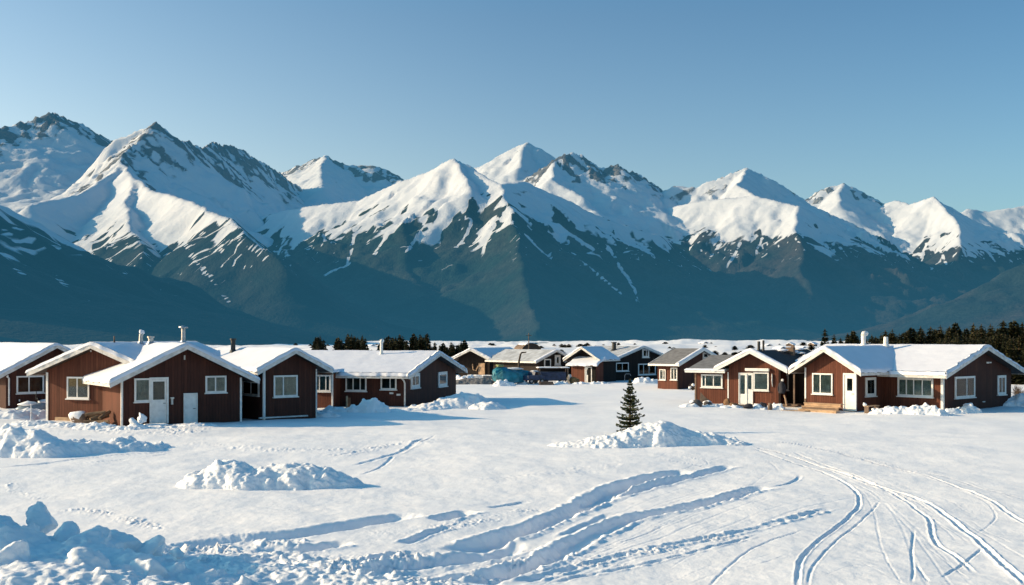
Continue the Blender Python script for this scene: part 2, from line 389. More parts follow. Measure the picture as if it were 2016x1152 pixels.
MOUNTAINS = [
 ('dark shaded slope rising at the left edge, in front of the other mountains', [
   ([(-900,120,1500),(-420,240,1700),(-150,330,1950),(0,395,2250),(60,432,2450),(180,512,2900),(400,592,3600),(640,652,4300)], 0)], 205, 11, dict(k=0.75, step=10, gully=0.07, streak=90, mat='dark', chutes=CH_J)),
 ('rocky far peak at the left edge with a broad snow slope below', [
   ([(-700,330,5600),(-350,300,6000),(-100,262,6450),(0,253,6700),(45,240,6850),(97,222,7000),(140,236,7250),(165,250,7450),(200,270,7800),(330,330,8800)], 1.0)], 150, 12, dict(k=0.75, step=18, gully=0.05)),
 ('large mountain left of centre with a rocky summit ridge and a snowy shoulder', [
   ([(298,243,5700),(340,277,5950),(372,281,6250),(395,292,6450),(430,282,6800),(470,293,7150),(510,318,7600),(560,350,8000),(600,378,8400),(720,425,9000)], 1.0, 1.15),
   ([(298,243,5700),(255,266,5650),(230,271,5630),(212,288,5600)], 0.0, 1.5),
   ([(298,243,5700),(262,285,5500),(235,318,5250)], 0.75),
   ([(235,318,5250),(205,352,5000),(150,383,4700),(100,395,4500),(40,402,4300)], 0.05),
   ([(235,318,5250),(262,345,4950),(300,372,4550),(380,396,4050),(450,432,3550),(500,470,3200),(560,525,3000),(640,582,3000),(760,632,3200),(900,668,3500)], 0.0, 1.05),
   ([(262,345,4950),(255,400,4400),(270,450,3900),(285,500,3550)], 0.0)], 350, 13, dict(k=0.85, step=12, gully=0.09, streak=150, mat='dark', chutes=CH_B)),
 ('distant snowy peak standing in the gap between the two largest mountains', [
   ([(500,360,9600),(540,345,9600),(590,325,9600),(640,305,9600),(680,325,9600),(735,325,9600),(760,333,9600),(790,358,9600),(880,410,9600)], 0.85),
   ([(640,305,9600),(630,370,7700)], 0.3)], 100, 14, dict(k=0.7, step=20, gully=0.07)),
 ('broad central mountain, its front spur splitting a lit green flank from a dark one', [
   ([(470,442,5620),(500,432,5580),(560,412,5480),(640,402,5360),(700,395,5280),(780,362,5200),(840,340,5130),(895,312,5050),(925,326,5000),(960,346,4880),(985,362,4730)], 0.0),
   ([(985,362,4730),(1003,400,4450),(1018,470,4010),(1036,560,3460),(1056,655,2900)], 0.0),
   ([(985,362,4730),(1035,356,4950),(1090,385,5000),(1140,410,5060),(1220,438,5120),(1300,465,5200),(1360,503,5300),(1420,542,5400),(1500,572,5600),(1640,640,6000)], 0.05),
   ([(895,312,5050),(915,345,4840),(935,372,4660)], 0.0),
   ([(780,362,5200),(762,425,4900),(752,480,4640)], 0.0),
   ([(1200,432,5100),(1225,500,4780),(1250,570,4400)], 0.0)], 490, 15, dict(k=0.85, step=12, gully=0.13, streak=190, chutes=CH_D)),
 ('sharp white peak behind the middle of the central mountain', [
   ([(880,350,7500),(945,325,7500),(985,305,7500),(1035,278,7500),(1060,292,7500),(1086,313,7560),(1160,350,7750)], 0.25),
   ([(1035,278,7500),(1020,330,6900)], 0.35)], 400, 16, dict(k=0.75, step=18, gully=0.06)),
 ('dark capped twin peak right of the central summit above a snow basin', [
   ([(1020,362,6600),(1060,335,6600),(1090,316,6600),(1110,305,6660),(1128,302,6720),(1150,308,6720),(1165,325,6720),(1190,331,6720),(1222,324,6720),(1260,347,6780),(1290,370,6850),(1345,404,7000),(1420,440,7100)], 0.9),
   ([(1090,316,6600),(1085,350,6250),(1150,385,6000)], 0.0)], 520, 17, dict(k=0.8, step=15, gully=0.06)),
 ('pointed snow peak right of centre with a brown lower spur', [
   ([(1270,395,6700),(1310,378,6700),(1330,366,6680),(1370,368,6650),(1420,350,6650),(1475,330,6650),(1510,350,6700),(1540,365,6750),(1600,405,6850),(1700,450,7000)], 0.45),
   ([(1475,330,6650),(1452,362,6250),(1490,384,6000),(1540,396,5850),(1572,405,5750),(1640,442,5850),(1690,482,5950),(1780,560,6050),(1870,625,6250)], 0.1),
   ([(1490,384,6000),(1420,390,6150),(1350,400,6300),(1280,416,6500)], 0.0),
   ([(1572,405,5750),(1566,450,5400),(1580,520,4950),(1605,610,4450)], 0.0)], 500, 18, dict(k=0.85, step=13, mat='brown', gully=0.17, chutes=CH_E)),
 ('far rocky snow peak between the two pointed peaks on the right', [
   ([(1540,415,8800),(1590,390,8800),(1620,372,8800),(1655,360,8800),(1690,374,8800),(1730,398,8850),(1800,440,9000)], 0.7),
   ([(1655,360,8800),(1650,400,8200)], 0.2)], 500, 19, dict(k=0.7, step=22, gully=0.08)),
 ('rounded snow mountain at the right with a banded brown foot', [
   ([(1640,440,9200),(1700,420,8900),(1760,393,8500),(1790,402,8300),(1840,387,8060),(1870,405,8100),(1900,420,8150),(1960,455,8250),(2060,530,8400)], 0.15),
   ([(1840,387,8060),(1878,425,7650),(1888,470,7200),(1900,550,6700),(1895,620,6300)], 0.15)], 600, 20, dict(k=0.85, step=14, mat='brown', gully=0.10, chutes=CH_G)),
 ('far white ridge running off the right edge', [
   ([(1850,440,9600),(1905,410,9600),(1940,416,9600),(1975,412,9600),(2016,405,9600),(2150,380,9600),(2400,400,9600),(2700,440,9600)], 0.3)], 200, 21, dict(k=0.7, step=24, gully=0.08)),
 ('brown bare hillside coming down at the right edge, nearest of the slopes', [
   ([(2900,280,2900),(2300,430,3000),(2150,470,3050),(2016,520,3150),(1950,556,3250),(1870,604,3450),(1800,645,3650)], 0.0)], 900, 22, dict(k=0.7, step=10, mat='brown', gully=0.10)),
]
def build_mountains():
    for lab, rid, sl, sd, kw in MOUNTAINS:
        mountain(lab, rid, sl, sd, **kw)
build_mountains()
# ------------------------------------------------------------------ snow ground
SNOW = snow_mat('snow_ground')
SNOW_PILE = snow_mat('snow_pile', 1.6, bump=0.5)
# ruts: (pixel polyline, half width m, depth m, rim m, clumpiness)
TRACKS = [
 ([(330,1085),(440,1068),(550,1059),(640,1048),(700,1037),(760,1028),(825,1017)], .30, .20, .03, .4),
 ([(500,1085),(560,1086),(625,1082),(690,1072)], .22, .16, .06, .8),
 ([(845,1030),(880,1025),(930,1009)], .22, .15, .05, .7),
 ([(960,1000),(1000,992),(1045,985)], .14, .10, .03, .5),
 ([(790,1075),(830,1060),(870,1048),(905,1042)], .18, .13, .05, .8),
 ([(700,1140),(775,1120),(860,1108),(940,1092),(1008,1076),(1050,1064)], .32, .24, .06, .5),
 ([(880,1085),(940,1072),(1008,1052),(1070,1030),(1135,1001),(1180,975),(1225,957),(1290,940),(1360,926)], .26, .20, .07, .6),
 ([(1135,1006),(1180,985),(1250,965),(1320,947),(1400,926),(1445,914)], .20, .13, .05, .5),
 ([(930,1150),(1008,1122),(1080,1095),(1150,1057),(1220,1030),(1300,1011),(1360,1000),(1420,986),(1470,970),(1520,960)], .24, .17, .07, .6),
 ([(1520,961),(1555,950),(1572,940),(1575,933)], .12, .07, .03, .3),
 ([(1100,1058),(1150,1036),(1212,1010)], .16, .10, .03, .4),
 ([(1000,1150),(1100,1125),(1200,1098),(1300,1076),(1400,1058),(1460,1048),(1560,1024),(1640,1005)], .14, .07, .06, 1.6),
 ([(1060,1150),(1150,1130),(1250,1112),(1340,1092),(1430,1070),(1500,1052)], .12, .06, .05, 1.4),
 ([(800,1152),(900,1135),(1000,1120),(1060,1100)], .14, .08, .06, 1.3),
 ([(600,1152),(700,1118),(770,1098),(840,1088)], .18, .10, .07, 1.5),
 ([(1570,1160),(1572,1125),(1580,1098),(1610,1065),(1650,1036),(1680,1012),(1692,992),(1686,972),(1660,948),(1600,922),(1540,902),(1480,882)], .09, .06, .04, .3),
 ([(1590,1160),(1600,1120),(1640,1070),(1700,1022),(1735,985)], .06, .035, .02, .4),
 ([(2030,1158),(1985,1118),(1935,1070),(1890,1035),(1850,1005),(1800,982),(1720,955),(1640,925),(1560,898),(1480,880)], .12, .07, .07, .3),
 ([(1922,1128),(1880,1090),(1840,1062),(1828,1020),(1800,1000),(1760,975),(1700,945),(1630,915),(1560,890)], .09, .045, .05, .3),
 ([(2040,1040),(1985,1008),(1940,985),(1870,955),(1800,930),(1700,902),(1620,886),(1520,870)], .10, .045, .06, .3),
 ([(2040,992),(1950,968),(1870,942),(1780,918),(1690,895)], .08, .03, .04, .3),
 ([(1915,1050),(1950,1030),(1960,1010),(1940,992),(1900,975)], .05, .02, .015, .3),
 ([(1940,1070),(1905,1100),(1880,1118),(1850,1140)], .06, .05, .02, .4),
 ([(1795,1155),(1798,1120),(1795,1085),(1800,1040)], .05, .04, .015, .3),
 ([(1830,1150),(1805,1112)], .05, .04, .015, .3),
 ([(1840,1010),(1790,985),(1740,968),(1680,945)], .06, .025, .03, .3),
 ([(1290,905),(1370,915),(1400,922)], .08, .03, .02, .5),
 ([(1300,897),(1380,905),(1395,915)], .06, .025, .02, .5),
 ([(1480,895),(1520,912),(1535,928)], .05, .02, .015, .3),
 ([(-40,930),(60,918),(140,908),(230,898),(300,892),(350,885)], .16, .07, .04, .3),
 ([(130,918),(220,910),(300,899),(345,890)], .12, .05, .03, .3),
 ([(690,915),(740,903),(790,887),(838,862)], .14, .07, .03, .5),
 ([(705,935),(740,922),(765,905),(775,895)], .12, .06, .02, .5),
 ([(790,888),(830,872),(858,858)], .08, .04, .02, .4),
 ([(430,882),(480,884),(560,886)], .14, .05, .03, 1.5),
 ([(660,898),(700,890),(720,886)], .14, .05, .03, 1.5),
 ([(920,950),(1000,942),(1100,935),(1200,928)], .09, .05, .015, .4),
 ([(520,1012),(620,998),(740,978),(850,962),(920,950)], .05, .018, .008, .6),
 ([(0,998),(60,1005),(120,1015)], .07, .012, .003, .8),
 ([(1020,1180),(1150,1100),(1300,1040),(1420,1015)], .05, .015, .01, .5),
 ([(1110,1075),(1250,1042),(1400,1020),(1545,1000)], .04, .012, .01, .5),
 ([(1380,1165),(1440,1110),(1500,1070),(1600,1040)], .06, .03, .015, .6),
 ([(1340,1150),(1400,1130),(1500,1110),(1560,1090)], .05, .02, .012, .6),
]
_rng = random.Random(5)
for _ in range(46):     # faint crossing ski and sledge scratches
    px = _rng.uniform(1150, 2000); py = _rng.uniform(880, 1140)
    ln = _rng.uniform(40, 160) * (py - 700) / 300
    an = _rng.gauss(-0.5 + 0.9 * (px - 1250) / 700, 0.25)
    bend = _rng.uniform(-.25, .25)
    pl = []
    for i in range(5):
        t = i / 4 - .5
        pl.append((px + ln * t * math.cos(an + bend*t), py + ln * t * math.sin(an + bend*t) * .62))
    if min(p[1] for p in pl) > 868:
        TRACKS.append((pl, _rng.uniform(.03, .055), _rng.uniform(.008, .02), _rng.uniform(.005, .015), .4))

def _family(A, B, n, wr, dr, rr):
    def res(pl, k=9):
        P = np.array(pl, float); d = np.r_[0, np.cumsum(np.hypot(*np.diff(P, axis=0).T))]
        t = np.linspace(0, d[-1], k); return np.c_[np.interp(t, d, P[:,0]), np.interp(t, d, P[:,1])]
    a, b = res(A), res(B)
    for _ in range(n):
        t = _rng.uniform(-.1, 1.05); q = a*(1-t) + b*t
        i0 = _rng.choice((0,0,0,1,2)); i1 = _rng.choice((9,9,8,7))
        ph, am = _rng.uniform(0,6.28), _rng.uniform(3,12)
        pl = [(x + am*math.sin(ph+.7*k), max(y + .5*am*math.cos(ph+.8*k), 868)) for k, (x, y) in enumerate(q)][i0:i1]
        TRACKS.append((pl, _rng.uniform(*wr), _rng.uniform(*dr), _rng.uniform(*rr), .5))
_CA = [(640,1165),(880,1100),(1080,1040),(1200,985),(1330,940),(1450,905)]
_CB = [(1060,1165),(1220,1110),(1370,1072),(1490,1037),(1590,1003),(1690,985)]
_CC = [(2050,1165),(1940,1075),(1830,1000),(1700,950),(1580,905),(1490,878)]
_CD = [(1565,1165),(1580,1100),(1640,1045),(1690,995),(1660,950),(1560,905)]
_family(_CA, _CB, 15, (.04,.09), (.006,.022), (.004,.014))
_family(_CD, _CC, 6, (.04,.08), (.005,.018), (.006,.016))
_family(_CC, [(2080,1010),(1950,960),(1840,930),(1740,905),(1640,885),(1540,866)], 6, (.04,.07), (.005,.015), (.006,.016))
def polyline_xy(pl):
    pts = [gp(px, py) for px, py in pl]
    # catmull-rom resample
    out = []
    for i in range(len(pts) - 1):
        p0, p1, p2, p3 = pts[max(i-1,0)], pts[i], pts[i+1], pts[min(i+2, len(pts)-1)]
        n = max(2, int((p2-p1).length / 0.35))
        for j in range(n):
            t = j / n
            out.append(0.5*((2*p1)+(p2-p0)*t+(2*p0-5*p1+4*p2-p3)*t*t+(3*p1-p0-3*p2+p3)*t**3))
    out.append(pts[-1])
    return np.array([(p.x, p.y) for p in out])

def dist_poly(x, y, P):
    D = np.full(len(x), 1e9); S = np.zeros(len(x)); SG = np.zeros(len(x))
    s0 = 0.0
    for (ax, ay), (bx, by) in zip(P[:-1], P[1:]):
        vx, vy = bx-ax, by-ay; l = math.hypot(vx, vy) or 1e-6
        t = np.clip(((x-ax)*vx + (y-ay)*vy) / (l*l), 0, 1)
        dx, dy = x-ax-t*vx, y-ay-t*vy
        d = np.sqrt(dx*dx+dy*dy)
        m = d < D
        D[m] = d[m]; S[m] = (s0 + t*l)[m]; SG[m] = np.sign(vx*dy - vy*dx)[m]
        s0 += l
    return D, S, SG, s0

def base_relief(x, y):
    near = smooth(220, 60, y)
    z = 0.085 * fbm(x/8, y/8, 3, 3) * near + 0.02*fbm(x/2.2+.2*y, y/1.4, 3, 13)*smooth(110, 40, y)
    z += (0.012 * fbm(x/0.9 + 3, y/1.6, 3, 7) + 0.0045*fbm(x/.22, y/.22, 3, 8)) * smooth(90, 30, y)
    # softly banked drifts in the village yard
    z += 0.10 * np.maximum(0, fbm(x/14, y/3.2, 2, 21)) * smooth(35, 50, y) * smooth(140, 90, y)
    # open valley
    far = smooth(170, 420, y)
    z += far * (1.9 * fbm(x/90, y/60, 4, 31) + 1.1 * ridged(x/45, y/28, 3, 33) - 1.4)
    z += smooth(500, 900, y) * smooth(2600, 1500, y) * (2.4*ridged(x/110, y/120, 3, 41) - 2.8)
    z -= 4.5 * smooth(350, 1300, y)
    # low white hill beyond the houses
    z += 6.0 * np.exp(-(((x-150)/120)**2 + ((y-1000)/260)**2)) * (1 + .3*fbm(x/50, y/50, 3, 55))
    return z
CHURN = [  # lumpy ploughed strips: (polyline, half width m, lump height m, lump size m)
 ([(120,1120),(300,1100),(460,1085),(620,1085)], 1.3, .20, .30),
 ([(200,1160),(400,1140),(560,1120),(720,1100)], 1.2, .19, .26),
 ([(480,1160),(640,1140),(800,1108),(900,1085)], .9, .13, .20),
 ([(600,1165),(800,1150),(1000,1118),(1150,1080)], .6, .09, .16),
 ([(1000,1150),(1150,1115),(1300,1080),(1460,1048)], .45, .06, .14),
 ([(700,1050),(860,1045),(1000,1015),(1150,985),(1300,945)], .4, .05, .14),
 ([(1080,870),(1120,872),(1200,880)], .8, .06, .2),
 ([(100,1000),(170,1001),(220,1012),(280,1028),(345,1050)], .28, .06, .13),
 ([(-10,945),(40,968),(80,980),(120,982)], .3, .05, .14),
 ([(640,900),(700,888),(790,872),(880,866)], .5, .05, .16),
 ([(1000,950),(1100,930),(1250,915)], .5, .03, .15),
 ([(60,850),(200,845),(300,850),(420,850)], 1.6, .10, .35),
 ([(380,870),(500,886),(700,884),(860,870)], .8, .055, .22),
]
def relief(x, y):
    z = base_relief(x, y)
    n1 = fbm(x/.5, y/.5, 3, 77)
    for pl, w, dep, rim, cl in TRACKS:
        big = w >= .2
        if big: w, dep = w*1.2, dep*1.2
        elif w < .14: w, rim = w*.55, rim*.55
        else: w, rim = w*.85, rim*.8
        if not big: dep *= .5
        cl = min(cl, 1.0)*.6; rim *= .6
        P = polyline_xy(pl)
        R_ = w * 4 + .3
        m = (x > P[:,0].min()-R_) & (x < P[:,0].max()+R_) & (y > P[:,1].min()-R_) & (y < P[:,1].max()+R_)
        if not m.any(): continue
        xs, ys = x[m], y[m]
        jit = .35 * w * n1[m]
        D, S, SG, Lt = dist_poly(xs + jit, ys + jit*.7, P)
        ends = smooth(0, min(.9, Lt*.2), S) * smooth(0, min(.9, Lt*.2), Lt - S)
        mod = (0.88 + 0.2*np.clip(perlin(S/1.7, S*0+w*9, 61)*1.5, -1, 1)) * ends
        groove = -dep * np.exp(-(D/w)**4) * mod
        lump = 1 + cl * np.clip(1.8*fbm(xs/.22, ys/.22, 2, 91), -.9, 1.5)
        rimz = rim * np.exp(-((D - 1.35*w)/(.42*w))**2) * lump * ends
        if cl > .5: groove = groove * np.clip(.5 + 1.2*fbm(xs/.3, ys/.3, 2, 93)+.4, 0, 1.5)
        z[m] += groove + rimz
    for pl, w, hgt, size in CHURN:
        P = polyline_xy(pl)
        R_ = w * 2.2
        m = (x > P[:,0].min()-R_) & (x < P[:,0].max()+R_) & (y > P[:,1].min()-R_) & (y < P[:,1].max()+R_)
        if not m.any(): continue
        xs, ys = x[m], y[m]
        D, S, SG, Lt = dist_poly(xs, ys, P)
        msk = np.exp(-(D/w)**2) * smooth(0, .8, S) * smooth(0, .8, Lt-S)
        wv = .06*fbm(xs/.3, ys/.3, 2, 12)
        b = bumps(xs/size + wv, ys/size + wv, 101) + .5*bumps(xs/size*2.1, ys/size*2.1, 105) + .3*bumps(xs/size*4, ys/size*4, 109)
        patch = smooth(-.25, .35, fbm(xs/1.6, ys/.9, 3, 113))
        z[m] += hgt * 1.3 * b * msk * (.25 + .9*patch)
    return z
def ground_z(x, y):
    return float(relief(np.array([float(x)]), np.array([float(y)]))[0])

def build_ground():
    ys = [4.0]
    while ys[-1] < 16: ys.append(ys[-1] + .25)
    while ys[-1] < 30000:
        yv = ys[-1]; ys.append(yv + max(.05, yv*yv/9297.0*0.95))
    ys = np.array(ys)
    u = np.concatenate([-np.geomspace(1.6, .40, 90), np.linspace(-.398, .398, 900), np.geomspace(.40, 1.6, 90)])
    U, Yg = np.meshgrid(u, ys)
    Xg = U * (Yg + 5.0)
    x, y = Xg.ravel(), Yg.ravel()
    z = relief(x, y)
    nx, ny = len(u), len(ys)
    idx = np.arange(nx*ny).reshape(ny, nx)
    Fc = np.stack([idx[:-1,:-1], idx[:-1,1:], idx[1:,1:], idx[1:,:-1]], -1).reshape(-1, 4)
    o = np_mesh('ground', np.stack([x, y, z], 1), Fc, SNOW, True, kind='structure')
    tag(o, 'open snow field with ski and sledge tracks reaching back to the valley floor', 'snow ground')
    return o
build_ground()
# ------------------------------------------------------------------ cabin materials
def plank_mat(name, dark, light, plank=0.16, weather=0.25):
    m, nt, bs = newmat(name)
    uv = N(nt, 'ShaderNodeUVMap', uv_map='UVMap'); s = N(nt, 'ShaderNodeSeparateXYZ'); L(nt, uv.outputs[0], s.inputs[0])
    t = mth(nt, 'DIVIDE', s.outputs[0], plank)
    fl = mth(nt, 'FLOOR', t); fr = mth(nt, 'FRACT', t)
    wn = N(nt, 'ShaderNodeTexWhiteNoise', noise_dimensions='1D'); L(nt, fl, wn.inputs['W'])
    base = mixc(nt, wn.outputs[0], dark, light)
    mp = N(nt, 'ShaderNodeMapping'); mp.inputs['Scale'].default_value = (9.0, 0.9, 1.0); L(nt, uv.outputs[0], mp.inputs[0])
    ns = N(nt, 'ShaderNodeTexNoise', i_Scale=1.6, i_Detail=7.0, i_Roughness=0.65); L(nt, mp.outputs[0], ns.inputs['Vector'])
    base = mixc(nt, ramp(nt, [(0.35, (0,0,0)), (0.75, (weather,)*3)], ns.outputs[0]), base, tuple(c*1.9+.01 for c in light))
    ns2 = N(nt, 'ShaderNodeTexNoise', i_Scale=0.55, i_Detail=4.0); L(nt, uv.outputs[0], ns2.inputs['Vector'])
    base = mixc(nt, ramp(nt, [(0.35, (0.55,)*3), (0.65, (1.0,)*3)], ns2.outputs[0]), (0,0,0), base, 'MIX') if False else mixc(nt, 1.0, base, ramp(nt, [(0.3, (0.72,0.72,0.74)), (0.7, (1.0,1.0,1.0))], ns2.outputs[0]), 'MULTIPLY')
    gap = ramp(nt, [(0.0, (0,0,0)), (0.05, (1,1,1)), (0.93, (1,1,1)), (1.0, (0,0,0))], fr)
    base = mixc(nt, gap, tuple(c*.25 for c in dark), base)
    L(nt, base, bs.inputs['Base Color'])
    b = N(nt, 'ShaderNodeBump', i_Strength=0.7, i_Distance=0.02)
    L(nt, mth(nt, 'ADD', gap, mth(nt, 'MULTIPLY', ns.outputs[0], .3)), b.inputs['Height']); L(nt, b.outputs[0], bs.inputs['Normal'])
    bs.inputs['Roughness'].default_value = 0.75; bs.inputs['Specular IOR Level'].default_value = 0.2
    return m
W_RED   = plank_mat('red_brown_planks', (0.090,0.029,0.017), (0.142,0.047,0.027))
W_SHADED  = plank_mat('shaded_red_planks', (0.048,0.018,0.013), (0.080,0.028,0.018))  # red-brown planks with the unlit walls' shade put into the colour
W_BLACK = plank_mat('near_black_planks', (0.011,0.008,0.007), (0.021,0.014,0.011), weather=.1)  # even near-black brown plank tone
W_RAW   = plank_mat('raw_lumber', (0.36,0.23,0.14), (0.52,0.34,0.21), plank=0.35, weather=.12)
PAINT  = simple_mat('white_paint', (0.72,0.71,0.68), 0.5, 0.10, 5.0, 0.1)
TRIM   = simple_mat('weathered_trim', (0.58,0.56,0.53), 0.65, 0.22, 4.0, 0.2)
SOFFIT = simple_mat('roof_boards', (0.045,0.030,0.022), 0.8, 0.3, 5.0, 0.2)
TAR    = simple_mat('black_roofing', (0.016,0.017,0.020), 0.85, 0.35, 2.5, 0.5, bscale=25)
SHINGLE= simple_mat('grey_shingle', (0.17,0.168,0.168), 0.9, 0.25, 3.0, 0.6, bscale=18)
METAL  = simple_mat('galvanised', (0.42,0.42,0.42), 0.4, 0.25, 6.0, 0.1, metal=0.8)
BLACKM = simple_mat('black_metal', (0.02,0.02,0.02), 0.5, 0.3, 6.0, 0.2)
FOUND  = simple_mat('foundation', (0.10,0.085,0.075), 0.9, 0.3, 4.0, 0.3)
RAW    = simple_mat('bare_wood', (0.42,0.27,0.16), 0.7, 0.3, 3.0, 0.3)
OLDW   = simple_mat('old_wood', (0.15,0.10,0.07), 0.8, 0.4, 3.0, 0.3)
FROST = simple_mat('frosted_roofing', (0.37,0.395,0.43), 0.9, 0.30, 1.6, 0.5, bscale=14)
SNOW_ROOF = snow_mat('snow_roof', 0.9, bump=0.25, dim=(0.84,0.86,0.92))
def glass_mats():
    m, nt, bs = newmat('dark_glass')
    bs.inputs['Base Color'].default_value = (0.012,0.017,0.02,1); bs.inputs['Roughness'].default_value = 0.04
    tc = N(nt, 'ShaderNodeTexCoord'); n = N(nt, 'ShaderNodeTexNoise', i_Scale=1.4); L(nt, tc.outputs['Object'], n.inputs['Vector'])
    b = N(nt, 'ShaderNodeBump', i_Strength=0.04, i_Distance=0.05); L(nt, n.outputs[0], b.inputs['Height']); L(nt, b.outputs[0], bs.inputs['Normal'])
    m2 = bpy.data.materials.new('clear_glass'); m2.use_nodes = True; nt = m2.node_tree; nt.nodes.clear()
    out = N(nt, 'ShaderNodeOutputMaterial'); tr = N(nt, 'ShaderNodeBsdfTransparent'); gl = N(nt, 'ShaderNodeBsdfGlossy', i_Roughness=0.03)
    tr.inputs[0].default_value = (0.80,0.86,0.85,1)
    fr = N(nt, 'ShaderNodeFresnel', i_IOR=1.45); mx = N(nt, 'ShaderNodeMixShader')
    L(nt, fr.outputs[0], mx.inputs[0]); L(nt, tr.outputs[0], mx.inputs[1]); L(nt, gl.outputs[0], mx.inputs[2]); L(nt, mx.outputs[0], out.inputs[0])
    return m, m2
GLASS_D, GLASS_C = glass_mats()
CURT_G = simple_mat('grey_curtain', (0.23,0.25,0.225), 0.9, 0.4, 3.0, 0.2)
DIM_ROOM = simple_mat('dim_interior', (0.045,0.045,0.042), 0.9, 0.6, 2.0, 0.1)  # dark sheet painted as the unlit room behind a pane
CURT_Y = simple_mat('cream_curtain', (0.34,0.33,0.27), 0.9, 0.35, 3.0, 0.2)

# ------------------------------------------------------------------ cabin builders
def Tm(x=0, y=0, rz=0, z=0): return Matrix.Translation((x, y, z)) @ Matrix.Rotation(R(rz), 4, 'Z')
class Wall:
    """a wall plane of a cabin: u to the right, n outward, z up (in the cabin's own space)"""
    def __init__(s, root, T, side, W, Ln):
        o, u, n = {'front': ((0,0), (1,0), (0,-1)), 'left': ((0,Ln), (0,-1), (-1,0)), 'right': ((W,0), (0,1), (1,0)), 'back': ((W,Ln), (-1,0), (0,1))}[side]
        s.M = T @ Matrix(((u[0], n[0], 0, o[0]), (u[1], n[1], 0, o[1]), (0, 0, 1, 0), (0, 0, 0, 1)))
        s.root = root
        s.world = Matrix.Translation(root.location) @ Matrix.Rotation(root.rotation_euler.z, 4, 'Z') @ s.M
    def uz(s, px, py):
        inv = s.world.inverted()
        o = inv @ Vector((0, 0, CH)); d = inv.to_3x3() @ Vector(((px-CX)/F, 1, (HY-py)/F))
        t = -o.y / d.y
        p = o + d * t
        return p.x, p.z
    def rect(s, x0, y0, x1, y1):
        a, b = s.uz(x0, (y0+y1)/2)[0], s.uz(x1, (y0+y1)/2)[0]
        xm = (x0+x1)/2
        return a, b, s.uz(xm, y1)[1], s.uz(xm, y0)[1]

def shell(root, T, W, Ln, He, Hr, mat, z0=-0.35, name='wall', skip=(), gmat=None):
    p = MB(); h = W/2
    def quad(vs, us): p.add([T @ Vector(v) for v in vs], [tuple(range(len(vs)))], None, [us])
    gq = ([(0,0,z0),(W,0,z0),(W,0,He),(h,0,Hr),(0,0,He)], [(0,z0),(W,z0),(W,He),(h,Hr),(0,He)])
    if gmat:
        g_ = MB(); g_.add([T @ Vector(v) for v in gq[0]], [(0,1,2,3,4)], None, [gq[1]]); g_.build('gable_wall', gmat, root)
    else: quad(*gq)
    if 'left' not in skip: quad([(0,Ln,z0),(0,0,z0),(0,0,He),(0,Ln,He)], [(20,z0),(20+Ln,z0),(20+Ln,He),(20,He)])
    if 'right' not in skip: quad([(W,0,z0),(W,Ln,z0),(W,Ln,He),(W,0,He)], [(50,z0),(50+Ln,z0),(50+Ln,He),(50,He)])
    quad([(W,Ln,z0),(0,Ln,z0),(0,Ln,He),(h,Ln,Hr),(W,Ln,He)], [(80,z0),(80+W,z0),(80+W,He),(80+h,Hr),(80,He)])
    return p.build(name, mat, root)

def snow_sheet(name, zfun, x0, x1, y0, y1, T, thick, root, seed, mat, res=0.11, edge=0.12, droop=0.10):
    nx, ny = max(6, int((x1-x0)/res)), max(6, int((y1-y0)/res))
    s = np.linspace(0, 1, nx+1); t = np.linspace(0, 1, ny+1)
    # finer toward the edges
    s = np.concatenate([[0, .004, .012], s[1:-1], [.988, .996, 1]]); t = np.concatenate([[0, .004, .012], t[1:-1], [.988, .996, 1]])
    S, Tt = np.meshgrid(s, t)
    X = x0 + S*(x1-x0); Y = y0 + Tt*(y1-y0)
    wob = droop * fbm(Y/.7 + seed, X*0 + seed, 3, seed); wob2 = droop * fbm(X/.7 + seed, Y*0+seed, 3, seed+4)
    ex = np.minimum(X-x0, x1-X); ey = np.minimum(Y-y0, y1-Y)
    X = X + np.where(S < .5, -1, 1) * wob * smooth(1.2, 0, ex); Y = Y + np.where(Tt < .5, -1, 1) * wob2 * smooth(1.2, 0, ey)
    e = np.minimum(ex, ey)
    e2 = np.clip(e/edge, 0, 1)
    th = thick(X, Y) if callable(thick) else thick
    h = th * np.sqrt(np.maximum(0, 1-(1-e2)**2)) * (1 + .13*fbm(X/1.9, Y/1.9, 3, seed+9)) + .007*fbm(X/.35, Y/.35, 2, seed+11)*e2
    Z = zfun(X, Y) + h - 0.02*(e2 <= 0)
    n, m = X.shape
    V = np.stack([X.ravel(), Y.ravel(), Z.ravel()], 1)
    Tn = np.array(T)
    V = V @ Tn[:3,:3].T + Tn[:3,3]
    idx = np.arange(n*m).reshape(n, m)
    Fc = np.stack([idx[:-1,:-1], idx[:-1,1:], idx[1:,1:], idx[1:,:-1]], -1).reshape(-1, 4)
    return np_mesh(name, V, Fc, mat, True, parent=root)

